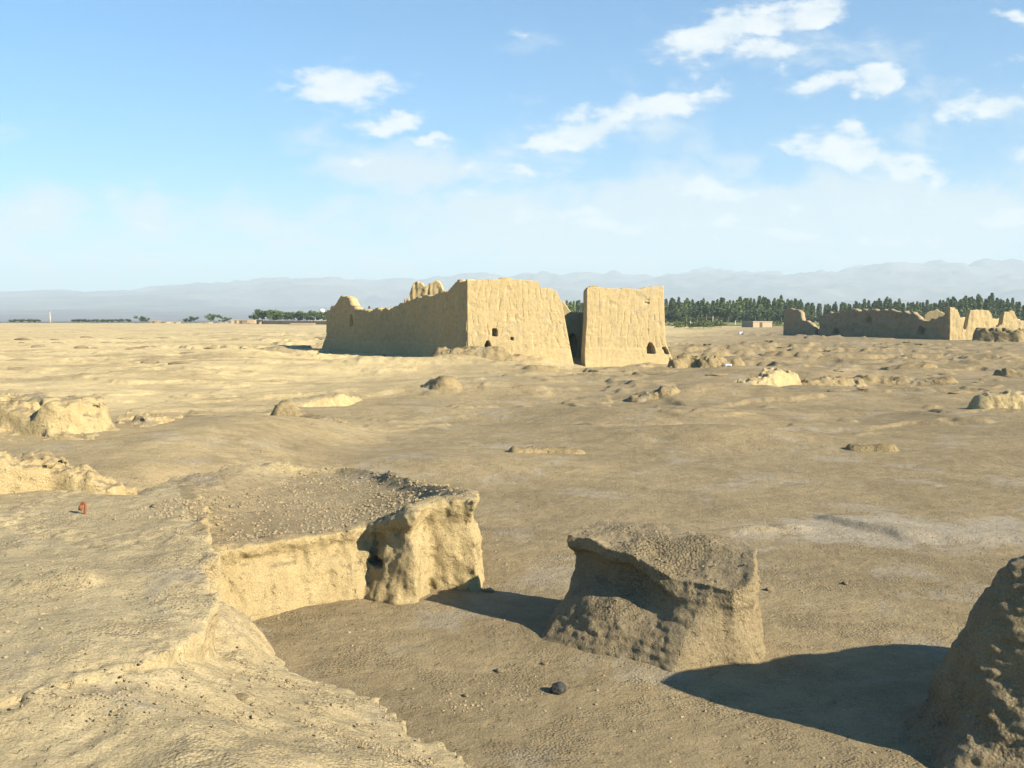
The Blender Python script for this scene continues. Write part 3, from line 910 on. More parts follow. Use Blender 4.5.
# shaded left wall, travelling from the far end to the corner so its face looks left
t_side = [(327.5, 312), (330.5, 308), (335, 305.5), (338, 300), (341, 296.5), (346, 295), (349, 297), (350.5, 303), (355, 309), (360, 310), (364, 308.6), (367, 311), (380, 311),
          (392, 309.5), (397, 305), (403, 303), (408, 300), (418, 297.5), (430, 295.5), (440, 291.8), (449, 289.3), (452, 284.5), (457, 281.5), (463, 280), (468.2, 280)]
ps = profile(FL, C, t_side)
hu = hole(FL, C, 351.8, 320.5, 0.75, 1.15, 0.8, True)
wall('wall', ruin, FL, C, ps, GZ - 0.8, 1.1, 0.09, 0.12, (1.3, 0.10, 0.5), [hu], 0.15,
     ends=lambda Z: (-0.5 * np.clip((5 - Z) / 5, 0, 1.2) - 0.6 * np.clip((1.6 - Z) / 2, 0, 1), 0 * Z), mat=M_RUIN, jag=0.30, seed=8.1, rough=0.22,
     label='long shaded side wall')
# inner walls
wall('inner_wall', ruin, (-10.8, 100.5), (-6.4, 99.6), profile((-10.8, 100.5), (-6.4, 99.6), [(404, 300), (408, 299), (410.5, 289), (413.5, 281.5), (417, 281), (421, 283.5), (427, 284.5), (431, 285.5), (436, 282), (440, 283), (443, 290), (446, 292)]),
     GZ - 0.5, 1.0, 0.12, 0, None, [], 0.08, mat=M_RUIN, jag=0.5, seed=2.0, rough=0.3, label='broken inner wall rising behind the side wall')
wall('inner_wall', ruin, (2.6, 95.5), (8.6, 95.0), [(0, 6.0), (0.8, 5.6), (2.3, 5.1), (3.0, 4.2), (6.1, 4.1)], GZ - 0.5, 0.9, 0.12, 0, None,
     [(3.2, 1.0, 0.9, 2.2, 0.6, True)], 0.08, mat=M_RUIN, jag=0.15, seed=3.0, label='shaded inner wall seen through the gap')
wall('inner_wall', ruin, tuple(np.array(pr0) + np.array([0.5, 8.0])), tuple(np.array(pr0) + np.array([0.25, 0.2])), [(0, 5.2), (3, 4.6), (6, 5.9), (8, 6.4)],
     GZ - 0.5, 0.9, 0.12, 0, None, [], 0.1, mat=M_RUIN, jag=0.3, seed=5.0, rough=0.15)
wall('inner_wall', ruin, (12.7, 89.0), (12.6, 99), [(0, 5.9), (6, 5.2), (11.8, 4.4)], GZ - 0.5, 0.9, 0.15, 0, None, [], 0.08, mat=M_RUIN, jag=0.2, seed=6.0)
wall('rear_wall', ruin, (-20.2, 112.4), (-3.0, 117), [(0, 4.2), (5, 3.2), (11, 3.8), (17.8, 3.2)], GZ - 0.6, 1.0, 0.2, 0, None, [], 0.08, mat=M_RUIN, jag=0.3, seed=7.0)
wall('rear_wall', ruin, (-3.0, 117), (12.6, 99), [(0, 3.2), (8, 3.6), (16, 3.9), (25, 4.0)], GZ - 0.6, 1.0, 0.2, 0, None, [], 0.08, mat=M_RUIN, jag=0.3, seed=9.0)

# --- ruins on the right
A0 = (58.6, 191.0); A1 = (69.4, 159.0); A2 = (100.0, 163.0)
far_ruin = empty('ruined_compound', (72, 170, 0))
tag(far_ruin, 'long low ruined mud walls on the right in front of the poplars', 'ruin')
wall('wall', far_ruin, A0, A1, profile(A0, A1, [(817, 317), (827, 313), (838, 311.5), (852, 310), (866, 310.5), (881, 310), (895, 311), (909, 313.5), (914, 315), (918, 319.5), (929, 321), (936, 318), (942, 316), (946, 312), (948.4, 307)]),
     -0.9, 1.2, 0.28, 0.3, None, [hole(A0, A1, 868, 320.5, 1.6, 1.0, 0.7, True), hole(A0, A1, 836, 333, 1.6, 1.7, 0.9, True), hole(A0, A1, 921, 331, 1.5, 1.4, 0.8, True)], 0.30, mat=M_RUIN_SHADE, jag=0.5, seed=1.2, rough=0.5, course=1.6, label='long shaded wall')
uu = [(948.5, 307), (952, 308), (956, 309.5), (960, 319), (962.5, 330), (965.5, 330), (968.5, 314), (970, 310), (978, 310.5), (986, 309.5), (990.5, 313), (992.5, 323), (995, 328), (1001, 326), (1002.5, 315), (1004, 312), (1012, 312), (1016, 318), (1019, 321), (1028, 322), (1040, 316), (1060, 318)]
wall('wall', far_ruin, A1, A2, profile(A1, A2, uu), -0.9, 1.1, 0.16, 0.25, None, [], 0.12, mat=M_RUIN, jag=0.3, seed=2.2, rough=0.15, course=1.1, label='sunlit broken wall')
B0 = (54.6, 201.0); B1 = (58.2, 191.6)
wall('wall', far_ruin, B0, B1, profile(B0, B1, [(783, 311), (785, 308.5), (790, 309), (797, 309.5), (800, 313), (801.5, 320.5), (807, 321), (812, 325), (816, 330)]), -0.9, 1.0, 0.16, 0.3, None, [], 0.12, mat=M_RUIN_SHADE, jag=0.3, seed=3.2, rough=0.2, label='stub of wall at the left end')
wall('inner_wall', far_ruin, (80.5, 196), (85.5, 194.5), [(0, 4.0), (2.5, 5.2), (4.5, 3.5)], -0.5, 1.0, 0.25, 0, None, [], 0.1, mat=M_RUIN, jag=0.3, seed=4.2)
wall('rear_wall', far_ruin, (61, 196), (104, 205), [(0, 3.5), (14, 2.6), (28, 3.6), (44, 3.0)], -0.5, 1.0, 0.3, 0, None, [], 0.1, mat=M_RUIN, jag=0.4, seed=5.2)
ridge('mud_block', 'low dark mud mass in front of the sunlit broken walls at the far right', 'mud block',
      [(71.9, 152.8, 1), (75.8, 150.5, 1)], 1.5, 2.1, 0.16, 0.24, M_MOUND, 0.72)
ridge('mud_block', 'small dark mud mass touching the right edge beside the distant ruins', 'mud block',
      [(79.6, 154.0, 1), (82.8, 153.0, 1)], 1.2, 1.9, 0.16, 0.24, M_MOUND, 0.72)

# ------------------------------------------------------------------ small white objects
M_WHITE = plain_mat('white_paint', (0.6, 0.61, 0.61), 0.6, 0.3, 0.08)
M_DARK = plain_mat('opening_shade', (0.03, 0.028, 0.025), 0.9, 0.1, 0.2)  # near-black colour paints the shade inside the house windows


def box_mesh(name, dims, mat, parent=None, loc=(0, 0, 0), bev=0.02):
    import bmesh
    bm = bmesh.new(); bmesh.ops.create_cube(bm, size=1)
    for v in bm.verts:
        v.co.x *= dims[0]; v.co.y *= dims[1]; v.co.z = (v.co.z + 0.5) * dims[2]
    if bev: bmesh.ops.bevel(bm, geom=bm.edges, offset=bev, segments=2, affect='EDGES')
    me = bpy.data.meshes.new(name); bm.to_mesh(me); bm.free(); me.materials.append(mat)
    o = bpy.data.objects.new(name, me); col.objects.link(o); o.location = loc
    if parent: o.parent = parent
    return o


x, y = at(727, 365, 0); y -= 1.5; x = y * 0.2155; zz = float(ground_h(np.array([x]), np.array([y]))[0])
wb = empty('white_box', (x, y, zz + 0.12)); wb.rotation_euler = (0, 0, 0.3)
tag(wb, 'small white open fronted box on the ground right of the big ruin', 'box')
box_mesh('side_panel', (0.06, 0.4, 0.42), M_WHITE, wb, (-0.22, 0, 0), 0.01)
box_mesh('side_panel', (0.06, 0.4, 0.42), M_WHITE, wb, (0.22, 0, 0), 0.01)
box_mesh('lid', (0.54, 0.44, 0.09), M_WHITE, wb, (0, 0, 0.425), 0.01)
box_mesh('back_panel', (0.37, 0.04, 0.42), M_WHITE, wb, (0, 0.17, 0), 0.01)
x, y, _ = at_dist(741, 333, 205); zz = float(ground_h(np.array([x]), np.array([y]))[0])
o = box_mesh('white_marker_block', (0.9, 0.6, 0.6), M_WHITE, None, (x, y, zz), 0.08)
tag(o, 'tiny white block on the plain in front of the small flat roofed mud house', 'block')

# ------------------------------------------------------------------ houses
M_HOUSE = plain_mat('adobe', (0.32, 0.26, 0.175), 0.95, 0.1, 0.15, 0.6)
M_HOUSE2 = plain_mat('adobe_brown', (0.27, 0.21, 0.14), 0.95, 0.1, 0.2, 0.6)
M_BRICK = plain_mat('red_adobe', (0.26, 0.175, 0.12), 0.95, 0.1, 0.2, 0.6)
M_ROOF = plain_mat('reed_roof', (0.33, 0.28, 0.20), 0.95, 0.1, 0.25, 0.8)
M_WOOD = plain_mat('grey_wood', (0.10, 0.08, 0.06), 0.9, 0.1, 0.2)


def house(px0, px1, py_top, y, label, mat=M_HOUSE, depth=6, rot=0.0, doors=(0.5,), wins=(0.25, 0.75), name='mud_house', cat='house', parapet=True):
    x0 = (px0 - 512) / 1000 * y; x1 = (px1 - 512) / 1000 * y
    w = x1 - x0; cx = (x0 + x1) / 2
    zb = float(ground_h(np.array([cx]), np.array([y]))[0]) - 0.2
    hgt = at_dist(px0, py_top, y)[2] - zb
    e = empty(name, (cx, y + depth / 2, zb)); e.rotation_euler = (0, 0, rot)
    tag(e, label, cat)
    box_mesh('wall', (w, depth, hgt - 0.3), mat, e, (0, 0, 0), 0.04)
    box_mesh('roof', (w + 0.3, depth + 0.3, 0.22), M_ROOF, e, (0, 0, hgt - 0.298), 0.03)
    for d in doors:
        dd = box_mesh('door', (0.95, 0.12, min(2.0, hgt * 0.7)), M_WOOD, e, (-w / 2 + w * d, -depth / 2 - 0.03, 0.2), 0.01)
    for d in wins:
        if hgt > 2.3:
            wn = box_mesh('window', (0.8, 0.12, 0.7), M_DARK, e, (-w / 2 + w * d, -depth / 2 - 0.02, hgt * 0.45), 0.01)
            fr = box_mesh('sill', (1.0, 0.22, 0.08), M_ROOF, wn, (0, -0.03, -0.085), 0.01)
    return e


house(748, 770, 321, 330, 'small flat roofed mud house below the poplars, left of the distant ruins', M_HOUSE, 7, 0.32, (0.42,), (0.75,))
house(290, 313, 323, 400, 'long plain mud building alone at the left of the big ruin, below the round trees', M_HOUSE2, 7, 0.1, (), ())
house(297, 313, 329, 340, 'very low dark mud enclosure in front of the long plain mud building', M_HOUSE2, 3, 0.1, (), (), 'low_enclosure', 'enclosure')
house(230, 239, 319.5, 500, 'mud house at the left horizon, leftmost of three side by side', M_HOUSE, 8, 0.2)
house(240, 248.5, 320, 492, 'mud house at the left horizon, middle one of three side by side', M_BRICK, 8, -0.1, (0.3,), (0.7,))
house(249, 254, 319, 505, 'narrow mud house at the left horizon, rightmost of three side by side', M_HOUSE, 8, 0.1, (0.5,), ())
house(256, 261.5, 320, 480, 'tall narrow mud hut at the foot of the round trees', M_HOUSE, 5, 0.3, (), (0.5,))
house(199, 209, 322, 520, 'low pale mud house on the left horizon right of the small bush', M_HOUSE, 8, 0.0)
house(170, 178, 321.5, 515, 'low pale mud house on the left horizon left of the small bush', M_HOUSE, 8, 0.2)
house(150, 157, 320.5, 525, 'reddish mud house far left on the horizon', M_BRICK, 8, 0.1)
house(161, 168, 321.5, 530, 'pale mud house far left beside the reddish one', M_HOUSE, 8, -0.1, (0.5,), ())
house(219, 225, 322, 530, 'squat mud house between the bush and the three houses on the left horizon', M_HOUSE, 8, 0.1, (), (0.5,))
# compound wall
x0, x1 = (262 - 512) / 1000 * 470, (330 - 512) / 1000 * 440
cw = empty('compound_wall', (x0, 470, 0)); tag(cw, 'long low mud wall running below the round trees on the left', 'wall')
wall('wall', cw, (x0, 470), (x1, 440), 1.6, -0.4, 0.6, 0.5, 0, None, [], 0.05, mat=M_HOUSE2, jag=0.3, seed=1)
o = None
# mast on the left horizon
mx, my, _ = at_dist(50, 320, 540)
mast = empty('chimney_tower', (mx, my, -0.2)); tag(mast, 'thin pale tower standing alone on the far left horizon', 'tower')
tube([(0, 0, 0), (0, 0, 3.5), (0, 0, 4.0), (0, 0, 6.0), (0, 0, 6.6)], [0.5, 0.42, 0.32, 0.26, 0.24], plain_mat('pale_brick', (0.34, 0.31, 0.25)), 'shaft', mast, 16)
tube([(0, 0, 6.55), (0, 0, 6.9), (0, 0, 7.0)], [0.36, 0.36, 0.2], plain_mat('dark_cap', (0.15, 0.13, 0.12)), 'cap', mast, 16)
# white water tank above the trees
tx, ty, tz_ = at_dist(322, 311, 640)
tank = empty('water_tower', (tx, ty, -12 * 0)); tag(tank, 'white water tower peeking above the round trees left of the big ruin', 'water tower')
tube([(0, 0, 0), (0, 0, tz_ - 1)], 0.6, M_WHITE, 'shaft', tank, 12)
tube([(0, 0, tz_ - 1.2), (0, 0, tz_ - 0.6), (0, 0, tz_ + 1.0), (0, 0, tz_ + 1.4)], [0.7, 1.7, 1.7, 0.4], M_WHITE, 'tank', tank, 16)

# ------------------------------------------------------------------ trees
def leaf_mat(name, c0, c1):
    m, nt, b = new_mat(name)
    g = nt.new('ShaderNodeNewGeometry'); oi = nt.new('ShaderNodeObjectInfo')
    n = nt.noise(g.outputs['Position'], 0.5, 4, 0.6)
    f = nt.math('ADD', nt.math('MULTIPLY', n, 0.7), nt.math('MULTIPLY', oi.outputs['Random'], 0.4))
    c = nt.mix(nt.maprange(f, 0.3, 0.8), rgb(c0), rgb(c1))
    nt.l.new(c, b.inputs['Base Color']); b.inputs['Roughness'].default_value = 0.7
    return m


M_LEAF = leaf_mat('poplar_leaf', (0.05, 0.085, 0.024), (0.145, 0.195, 0.055))
M_LEAF2 = leaf_mat('dark_leaf', (0.035, 0.06, 0.025), (0.075, 0.11, 0.04))
M_LEAF3 = leaf_mat('shrub_leaf', (0.06, 0.09, 0.03), (0.13, 0.16, 0.06))
M_BARK = plain_mat('bark', (0.16, 0.13, 0.10), 0.95, 0.1, 0.3, 4)


def crown_mesh(name, mat, H, rfun, n, leaf, seed, z0=0.1, lobes=0):
    r_ = np.random.default_rng(seed)
    if lobes:
        cen = np.stack([r_.normal(size=lobes) * 0.34, r_.normal(size=lobes) * 0.34, r_.uniform(0.42, 0.86, lobes)], 1)
        k = r_.integers(0, lobes, n)
        d = r_.normal(size=(n, 3)); d /= np.linalg.norm(d, axis=1)[:, None]
        rad = r_.uniform(0.10, 0.24, lobes)[k][:, None] * (r_.random((n, 1)) ** 0.4)
        P = (cen[k] + d * rad * np.array([1.3, 1.3, 0.9])) * H
        P[:, :2] *= rfun(0.5) * 1.5
    else:
        t = z0 + (1 - z0) * r_.random(n) ** 1.1
        a = r_.random(n) * 6.283
        lob = 1 + 0.35 * np.sin(a * 3 + t * 9 + seed) * np.sin(t * 21 + seed)
        rr = rfun(t) * H * (r_.random(n) ** 0.45) * lob
        P = np.stack([np.cos(a) * rr, np.sin(a) * rr, t * H], 1)
    u = r_.normal(size=(n, 3)); u[:, 2] += 0.6; u /= np.linalg.norm(u, axis=1)[:, None]
    w = np.cross(u, r_.normal(size=(n, 3))); w /= np.linalg.norm(w, axis=1)[:, None]
    s = leaf * (0.6 + 0.8 * r_.random((n, 1)))
    V = np.stack([P - w * s * 0.5, P + u * s * 0.9 - w * s * .1, P + w * s * 0.5, P - u * s * 0.8 + w * s * .1], 1).reshape(-1, 3)
    F = np.arange(n * 4).reshape(-1, 4)
    me_o = mesh_from_arrays(name, V, F, mat, smooth=False)
    return me_o


def tree_proto(name, crown_mat, H, rfun, n, leaf, seed, lobes=0, trunk_r=0.16, z0=0.1):
    root = empty(name, (0, 0, 0))
    cr = crown_mesh('crown', crown_mat, H, rfun, n, leaf, seed, z0, lobes); cr.parent = root
    rr = random.Random(seed)
    pts = [(rr.uniform(-.1, .1) * k, rr.uniform(-.1, .1) * k, H * k / 6 * 0.9) for k in range(7)]
    tr = tube(pts, [trunk_r * (1 - 0.14 * k) for k in range(7)], M_BARK, 'trunk', root, 6)
    return root


def copy_tree(src):
    c = src.copy(); col.objects.link(c)
    for ch in src.children:
        d = ch.copy(); col.objects.link(d); d.parent = c
    return c


pop_r = lambda t: 0.125 * np.clip(t, 0, 1) ** 0.35 * (1 - np.clip(t, 0, 1)) ** 0.62 + 0.004
pop = [tree_proto('poplar_tree', M_LEAF, 10, pop_r, 760, 0.46, s, z0=0.03) for s in range(7)]
rnd = [tree_proto('round_tree', M_LEAF2, 10, lambda t: 0.55, 1300, 0.55, 20 + s, lobes=13, trunk_r=0.25) for s in range(4)]
shr = [tree_proto('green_shrub', M_LEAF3, 2, lambda t: 0.55, 340, 0.16, 40 + s, lobes=9, trunk_r=0.03) for s in range(3)]
used = set()


def place(protos, x, y, h, base_h, label, cat, group, zoff=0.0, wide=1.0, i=None):
    p = protos[random.randrange(len(protos))] if i is None else protos[i]
    if p.name in used: o = copy_tree(p)
    else: o = p; used.add(p.name)
    o.location = (x, y, float(ground_h(np.array([x]), np.array([y]))[0]) - 0.1 + zoff)
    s = h / base_h; o.scale = (s * wide, s * wide, s); o.rotation_euler = (0, 0, random.uniform(0, 6.28))
    tag(o, label, cat, group)
    return o


# poplars: nothing tells one from the next inside a stand
def stand(n, pxa, pxb, ya, yb, hlo, hhi, label, group):
    for i in range(n):
        px = pxa + (pxb - pxa) * (i + random.uniform(0.1, 0.9)) / n
        y = random.uniform(ya, yb); h = random.uniform(hlo, hhi) * random.uniform(0.90, 1.08) * (0.90 + 0.16 * math.sin(px / 23.0) * math.sin(px / 61.0 + 1))
        place(pop, (px - 512) / 1000 * y, y, h, 10, label, 'poplar', group, 0, random.uniform(1.15, 1.6))


stand(142, 664, 1120, 560, 600, 12.2, 14.6, 'tall narrow poplar in the dense green row on the right horizon behind the distant walls', 'poplars right of the big ruin')
stand(118, 664, 1120, 620, 660, 12.8, 16.4, 'tall narrow poplar in the dense green row on the right horizon behind the distant walls', 'poplars right of the big ruin')
stand(13, 556, 592, 570, 640, 12.5, 15.5, 'narrow poplar seen above the gap between the two halves of the big ruin', 'poplars above the gap')
stand(11, 368, 404, 640, 680, 9.0, 12.5, 'small poplar top showing just above the shaded side wall of the ruin', 'poplars above the side wall')
# dark broad trees
for i, (px, y, h) in enumerate([(697, 520, 9), (706, 500, 10.5), (716, 510, 9.5), (728, 515, 8), (676, 530, 8), (686, 540, 9), (755, 540, 8.5), (768, 545, 8), (781, 548, 8.5), (800, 545, 7), (737, 540, 7)]):
    place(rnd, (px - 512) / 1000 * y, y, h, 10, 'dark broad tree at the foot of the poplars, left of the distant walls', 'tree', 'dark trees at the foot of the poplars', 0, 1.1)
for i in range(34):
    px = 664 + 13.2 * i + random.uniform(-4, 4); y = random.uniform(548, 560)
    place(rnd, (px - 512) / 1000 * y, y, random.uniform(4.5, 7), 10, 'low dark bushy tree in the hedge at the foot of the poplar row', 'tree', 'hedge trees under the poplars', -0.8, 1.5)
LT_ = [(259, 470, 6.4, 'dark tree standing highest at the left end of the round clump'), (265, 478, 5.8, None), (272, 470, 6.0, None), (277, 482, 6.2, None),
       (284, 475, 5.4, None), (291, 480, 5.6, None), (298, 485, 4.8, None), (305, 478, 5.6, None), (311, 485, 5.2, None), (317, 480, 5.8, None), (323, 476, 5.4, None), (330, 480, 5.6, None), (270, 490, 5.6, None)]
for i, (px, y, h, lab) in enumerate(LT_):
    place(rnd, (px - 512) / 1000 * y, y, h * 1.25, 10, lab or 'rounded dark green tree in the clump left of the big ruin', 'tree', None if lab else 'round trees left of the big ruin', -0.4, 0.95)
for px, y, h, lab in [(215, 500, 4.6, 'upright green bush beside the three mud houses on the left horizon'), (192, 505, 3.6, 'low green bush on the left horizon between two mud houses'),
                      (143, 520, 3.6, 'small dark bush at the far left beside the reddish mud house'), (146, 525, 3.0, None), (225, 515, 3.2, None), (187, 525, 2.6, None)]:
    place(rnd, (px - 512) / 1000 * y, y, h * 1.2, 10, lab or 'small dark bush low on the left horizon', 'bush', None if lab else 'bushes on the left horizon', -0.3, 1.1)
for px in (18, 24, 31, 37, 78, 84, 97, 104, 112, 120, 128):
    y = 548; place(rnd, (px - 512) / 1000 * y, y, 2.6, 10, 'tiny dark bush low on the left horizon far from the houses', 'bush', 'tiny bushes on the far left horizon', -0.2, 2.0)
for i in range(22):
    px = random.uniform(668, 722); y = random.uniform(285, 360)
    place(shr, (px - 512) / 1000 * y, y, random.uniform(1.6, 3.0), 2, 'olive green shrub in the patch below the poplars right of the big ruin', 'shrub', 'shrubs right of the big ruin', -0.2, 1.7)
for i in range(12):
    px = random.uniform(775, 805); y = random.uniform(330, 420)
    place(shr, (px - 512) / 1000 * y, y, random.uniform(1.5, 2.6), 2, 'olive shrub beside the left end of the distant walls', 'shrub', 'shrubs by the distant walls', -0.2, 1.5)
for i, (px, py) in enumerate([(712, 349), (776, 345), (826, 352), (779, 347), (905, 346), (919, 347), (706, 350), (770, 346), (763, 350)]):
    x, y = at(px, py, 0)
    place(shr, x, y, random.uniform(0.3, 0.5), 2, 'very low green plant tuft on the far plain right of the big ruin', 'plant', 'low plant tufts on the far plain', -0.03, 2.2)

# green field below the poplars
xa = 95; M_FIELD = plain_mat('field_grass', (0.16, 0.19, 0.06), 0.9, 0.1, 0.35, 0.05)
fx = np.linspace(60, 330, 60); fy = np.linspace(395, 545, 30)
FX, FY = np.meshgrid(fx, fy, indexing='ij')
FV = np.stack([FX, FY, ground_h(FX, FY) + 0.25], -1).reshape(-1, 3)
o = mesh_from_arrays('field', FV, grid_faces(60, 30), M_FIELD); tag(o, 'green field in front of the poplars', None, None, 'structure')
# concrete posts by the field
M_POST = plain_mat('concrete', (0.5, 0.48, 0.44))
pr_ = None
for i, px in enumerate((690, 697, 712.5, 716, 721, 735)):
    y = 380 + i * 4; x = (px - 512) / 1000 * y
    o = box_mesh('concrete_post', (0.25, 0.25, 2.2 if i != 2 else 4.0), M_POST, None, (x, y, float(ground_h(np.array([x]), np.array([y]))[0]) - 0.2), 0.03)
    if i == 2: tag(o, 'tallest pale post standing among the shrubs below the poplars', 'post')
    else: tag(o, 'short pale post among the shrubs below the poplars', 'post', 'posts below the poplars')

# ------------------------------------------------------------------ mountains
def mountains():
    A = np.linspace(-R(48), R(48), 700); Rr = np.linspace(2600, 13500, 240)
    AA, RR = np.meshgrid(A, Rr, indexing='ij')
    X = np.sin(AA) * RR; Y = np.cos(AA) * RR
    px = 512 + 1000 * np.tan(AA)
    rise = 0.0125 * np.maximum(RR - 2600, 0) * S(RR, 2600, 5200)      # gravel fan
    env = 1.0 * np.interp(px, [-400, 0, 120, 200, 280, 400, 480, 540, 620, 720, 800, 870, 960, 1100, 1500], [19, 21, 23, 28, 35, 33, 37, 39, 39, 44, 41, 43, 43, 42, 38]) / 1000
    rdg = fbm(X / 1500, Y / 1500, 2.0, 7, 0.52, ridged=True)
    rg = np.clip(0.5 + 0.42 * rdg, 0, 1.2)
    front = S(RR, 7000, 10500)
    rg = rg + 0.20 * fbm(X / 330, Y / 600, 9.0, 3, 0.5, ridged=True) + 0.36 * fbm(X / 800, Y / 420, 5.0, 4, 0.55, ridged=True)
    H = np.maximum(rise, 0) * (1 - front) + front * (0.45 + 0.62 * rg) * env * RR
    foot = S(RR, 5200, 7600) * (1 - S(RR, 8200, 9400)) * np.clip(rdg, 0, 1) * 90 * S(px, -200, 300)
    H = H + foot - 10
    H = H * (1 - 0.75 * S(RR, 12200, 13500))
    V = np.stack([X, Y, H], -1).reshape(-1, 3)
    m, nt, b = new_mat('mountain_rock')
    g = nt.new('ShaderNodeNewGeometry'); sp = nt.new('ShaderNodeSeparateXYZ'); nt.l.new(g.outputs['Position'], sp.inputs[0])
    n = nt.noise(g.outputs['Position'], 0.002, 8, 0.6)
    c = nt.mix(nt.maprange(n, 0.35, 0.65), rgb((0.08, 0.09, 0.11)), rgb((0.15, 0.15, 0.16)))
    sn = nt.maprange(nt.math('ADD', sp.outputs[2], nt.math('MULTIPLY', n, 160.0)), 690.0, 780.0)
    c = nt.mix(nt.math('MULTIPLY', sn, 0.3), c, rgb((0.75, 0.77, 0.8)))
    nt.l.new(c, b.inputs['Base Color'])
    o = mesh_from_arrays('mountains', V, grid_faces(len(A), len(Rr)), m)
    tag(o, 'hazy blue mountain range along the horizon', None, None, 'structure')


mountains()

# ------------------------------------------------------------------ haze
hz = box_mesh('haze', (34000, 15500, 900), None, None, (0, 6300, -40), 0) if False else None
me = bpy.data.meshes.new('haze')
xs = (-16000, 16000); ys = (-1500, 14600); zs = (-60, 830)
vs = [(x, y, z) for x in xs for y in ys for z in zs]
fs = [(0, 1, 3, 2), (4, 6, 7, 5), (0, 4, 5, 1), (2, 3, 7, 6), (0, 2, 6, 4), (1, 5, 7, 3)]
me.from_pydata(vs, [], fs); me.update()
hz = bpy.data.objects.new('haze', me); col.objects.link(hz)
tag(hz, 'thin pale blue haze filling the air', 'haze', None, 'stuff')
mh = bpy.data.materials.new('haze_air'); mh.use_nodes = True
nt = NT(mh.node_tree); nt.n.clear()
out = nt.new('ShaderNodeOutputMaterial'); pv = nt.new('ShaderNodeVolumePrincipled')
pv.inputs['Color'].default_value = (0.70, 0.86, 0.98, 1); pv.inputs['Density'].default_value = 1.5e-4
pv.inputs['Anisotropy'].default_value = 0.0
nt.l.new(pv.outputs[0], out.inputs['Volume']); me.materials.append(mh)

# ------------------------------------------------------------------ world
w = bpy.data.worlds.new('World'); scene.world = w; w.use_nodes = True
nt = NT(w.node_tree); nt.n.clear()
out = nt.new('ShaderNodeOutputWorld'); bg = nt.new('ShaderNodeBackground')
sky = nt.new('ShaderNodeTexSky'); sky.sky_type = 'NISHITA'; sky.sun_disc = False
sky.sun_elevation = SUN_EL
sky.sun_rotation = math.atan2(SUN_AZ[0], SUN_AZ[1])
sky.air_density = 1.0; sky.dust_density = 0.6; sky.ozone_density = 2.0; sky.altitude = 600
STR = 0.05
tc = nt.new('ShaderNodeTexCoord'); sp = nt.new('ShaderNodeSeparateXYZ'); nt.l.new(tc.outputs['Generated'], sp.inputs[0])
yy = nt.math('MAXIMUM', sp.outputs[1], 0.08)
uu_ = nt.math('DIVIDE', sp.outputs[0], yy); vv_ = nt.math('DIVIDE', sp.outputs[2], yy)
cb = nt.new('ShaderNodeCombineXYZ'); nt.l.new(uu_, cb.inputs[0]); nt.l.new(vv_, cb.inputs[1])
UV = cb.outputs[0]
wn = nt.new('ShaderNodeTexNoise'); wn.inputs['Scale'].default_value = 16; wn.inputs['Detail'].default_value = 5; wn.inputs['Roughness'].default_value = 0.6
nt.l.new(UV, wn.inputs['Vector'])
off = nt.vmath('SCALE', nt.vmath('SUBTRACT', wn.outputs[1], (0.5, 0.5, 0.5)))
off.node.inputs['Scale'].default_value = 0.05
UVW = nt.vmath('ADD', UV, off)


def cloud_set(lst):
    acc = None
    for (px, py, rx, ry, rot, st) in lst:
        d = ray(px, py)
        mp = nt.new('ShaderNodeMapping', vector_type='TEXTURE')
        mp.inputs['Location'].default_value = (d[0] / d[1], d[2] / d[1], 0)
        mp.inputs['Rotation'].default_value = (0, 0, R(rot)); mp.inputs['Scale'].default_value = (rx / 1000, ry / 1000, 1)
        nt.l.new(UVW, mp.inputs[0])
        z0 = nt.vmath('MULTIPLY', mp.outputs[0], (1, 1, 0))
        ln = nt.vmath('LENGTH', z0, out=1)
        v = nt.maprange(ln, 1.7, 0.0, 0.0, st, smooth=False)
        acc = v if acc is None else nt.math('MAXIMUM', acc, v)
    return acc


DENSE = [(340, 84, 62, 20, 2, 1.0), (290, 86, 30, 9, 0, .8), (392, 86, 32, 9, -4, .55), (395, 118, 38, 12, 6, .95), (432, 138, 36, 7.5, 0, .85),
                   (655, 104, 62, 15, 7, 1.0), (595, 123, 66, 21, 16, 1.0), (528, 145, 40, 11, 12, .85),
                   (705, 40, 50, 22, 10, 1.05), (745, 22, 62, 17, 8, 1.0), (810, 14, 42, 15, 6, 1.0), (770, 50, 46, 15, 8, .92), (780, 68, 22, 14, 40, .6),
                   (875, 80, 24, 19, 10, 1.05), (830, 86, 48, 11, 3, .9), (785, 90, 20, 6, 0, .5),
                   (1000, 108, 80, 18, -2, .85), (870, 152, 90, 19, -8, .85), (915, 166, 62, 13, -3, .85), (850, 132, 22, 10, 0, .75), (937, 178, 22, 16, 70, .6),
                   (1015, 10, 24, 9, -10, .8), (1018, 57, 24, 7, 0, .6), (1020, 153, 22, 12, 0, .7), (530, 38, 26, 9, 0, .42),
                   (527, 214, 14, 10, 0, .72), (112, 200, 16, 11, 0, .5), (710, 192, 40, 8, 0, .6), (520, 170, 70, 8, 0, .7), (440, 190, 80, 7, 0, .6), (560, 212, 60, 8, 0, .66), (715, 195, 66, 9, 0, .72), (860, 205, 90, 10, 0, .68), (650, 226, 130, 10, 0, .62), (960, 216, 80, 10, 0, .68), (800, 236, 150, 9, 0, .6), (372, 157, 34, 6, 0, .6), (40, 215, 50, 8, 0, .6), (140, 222, 50, 7, 0, .55)]
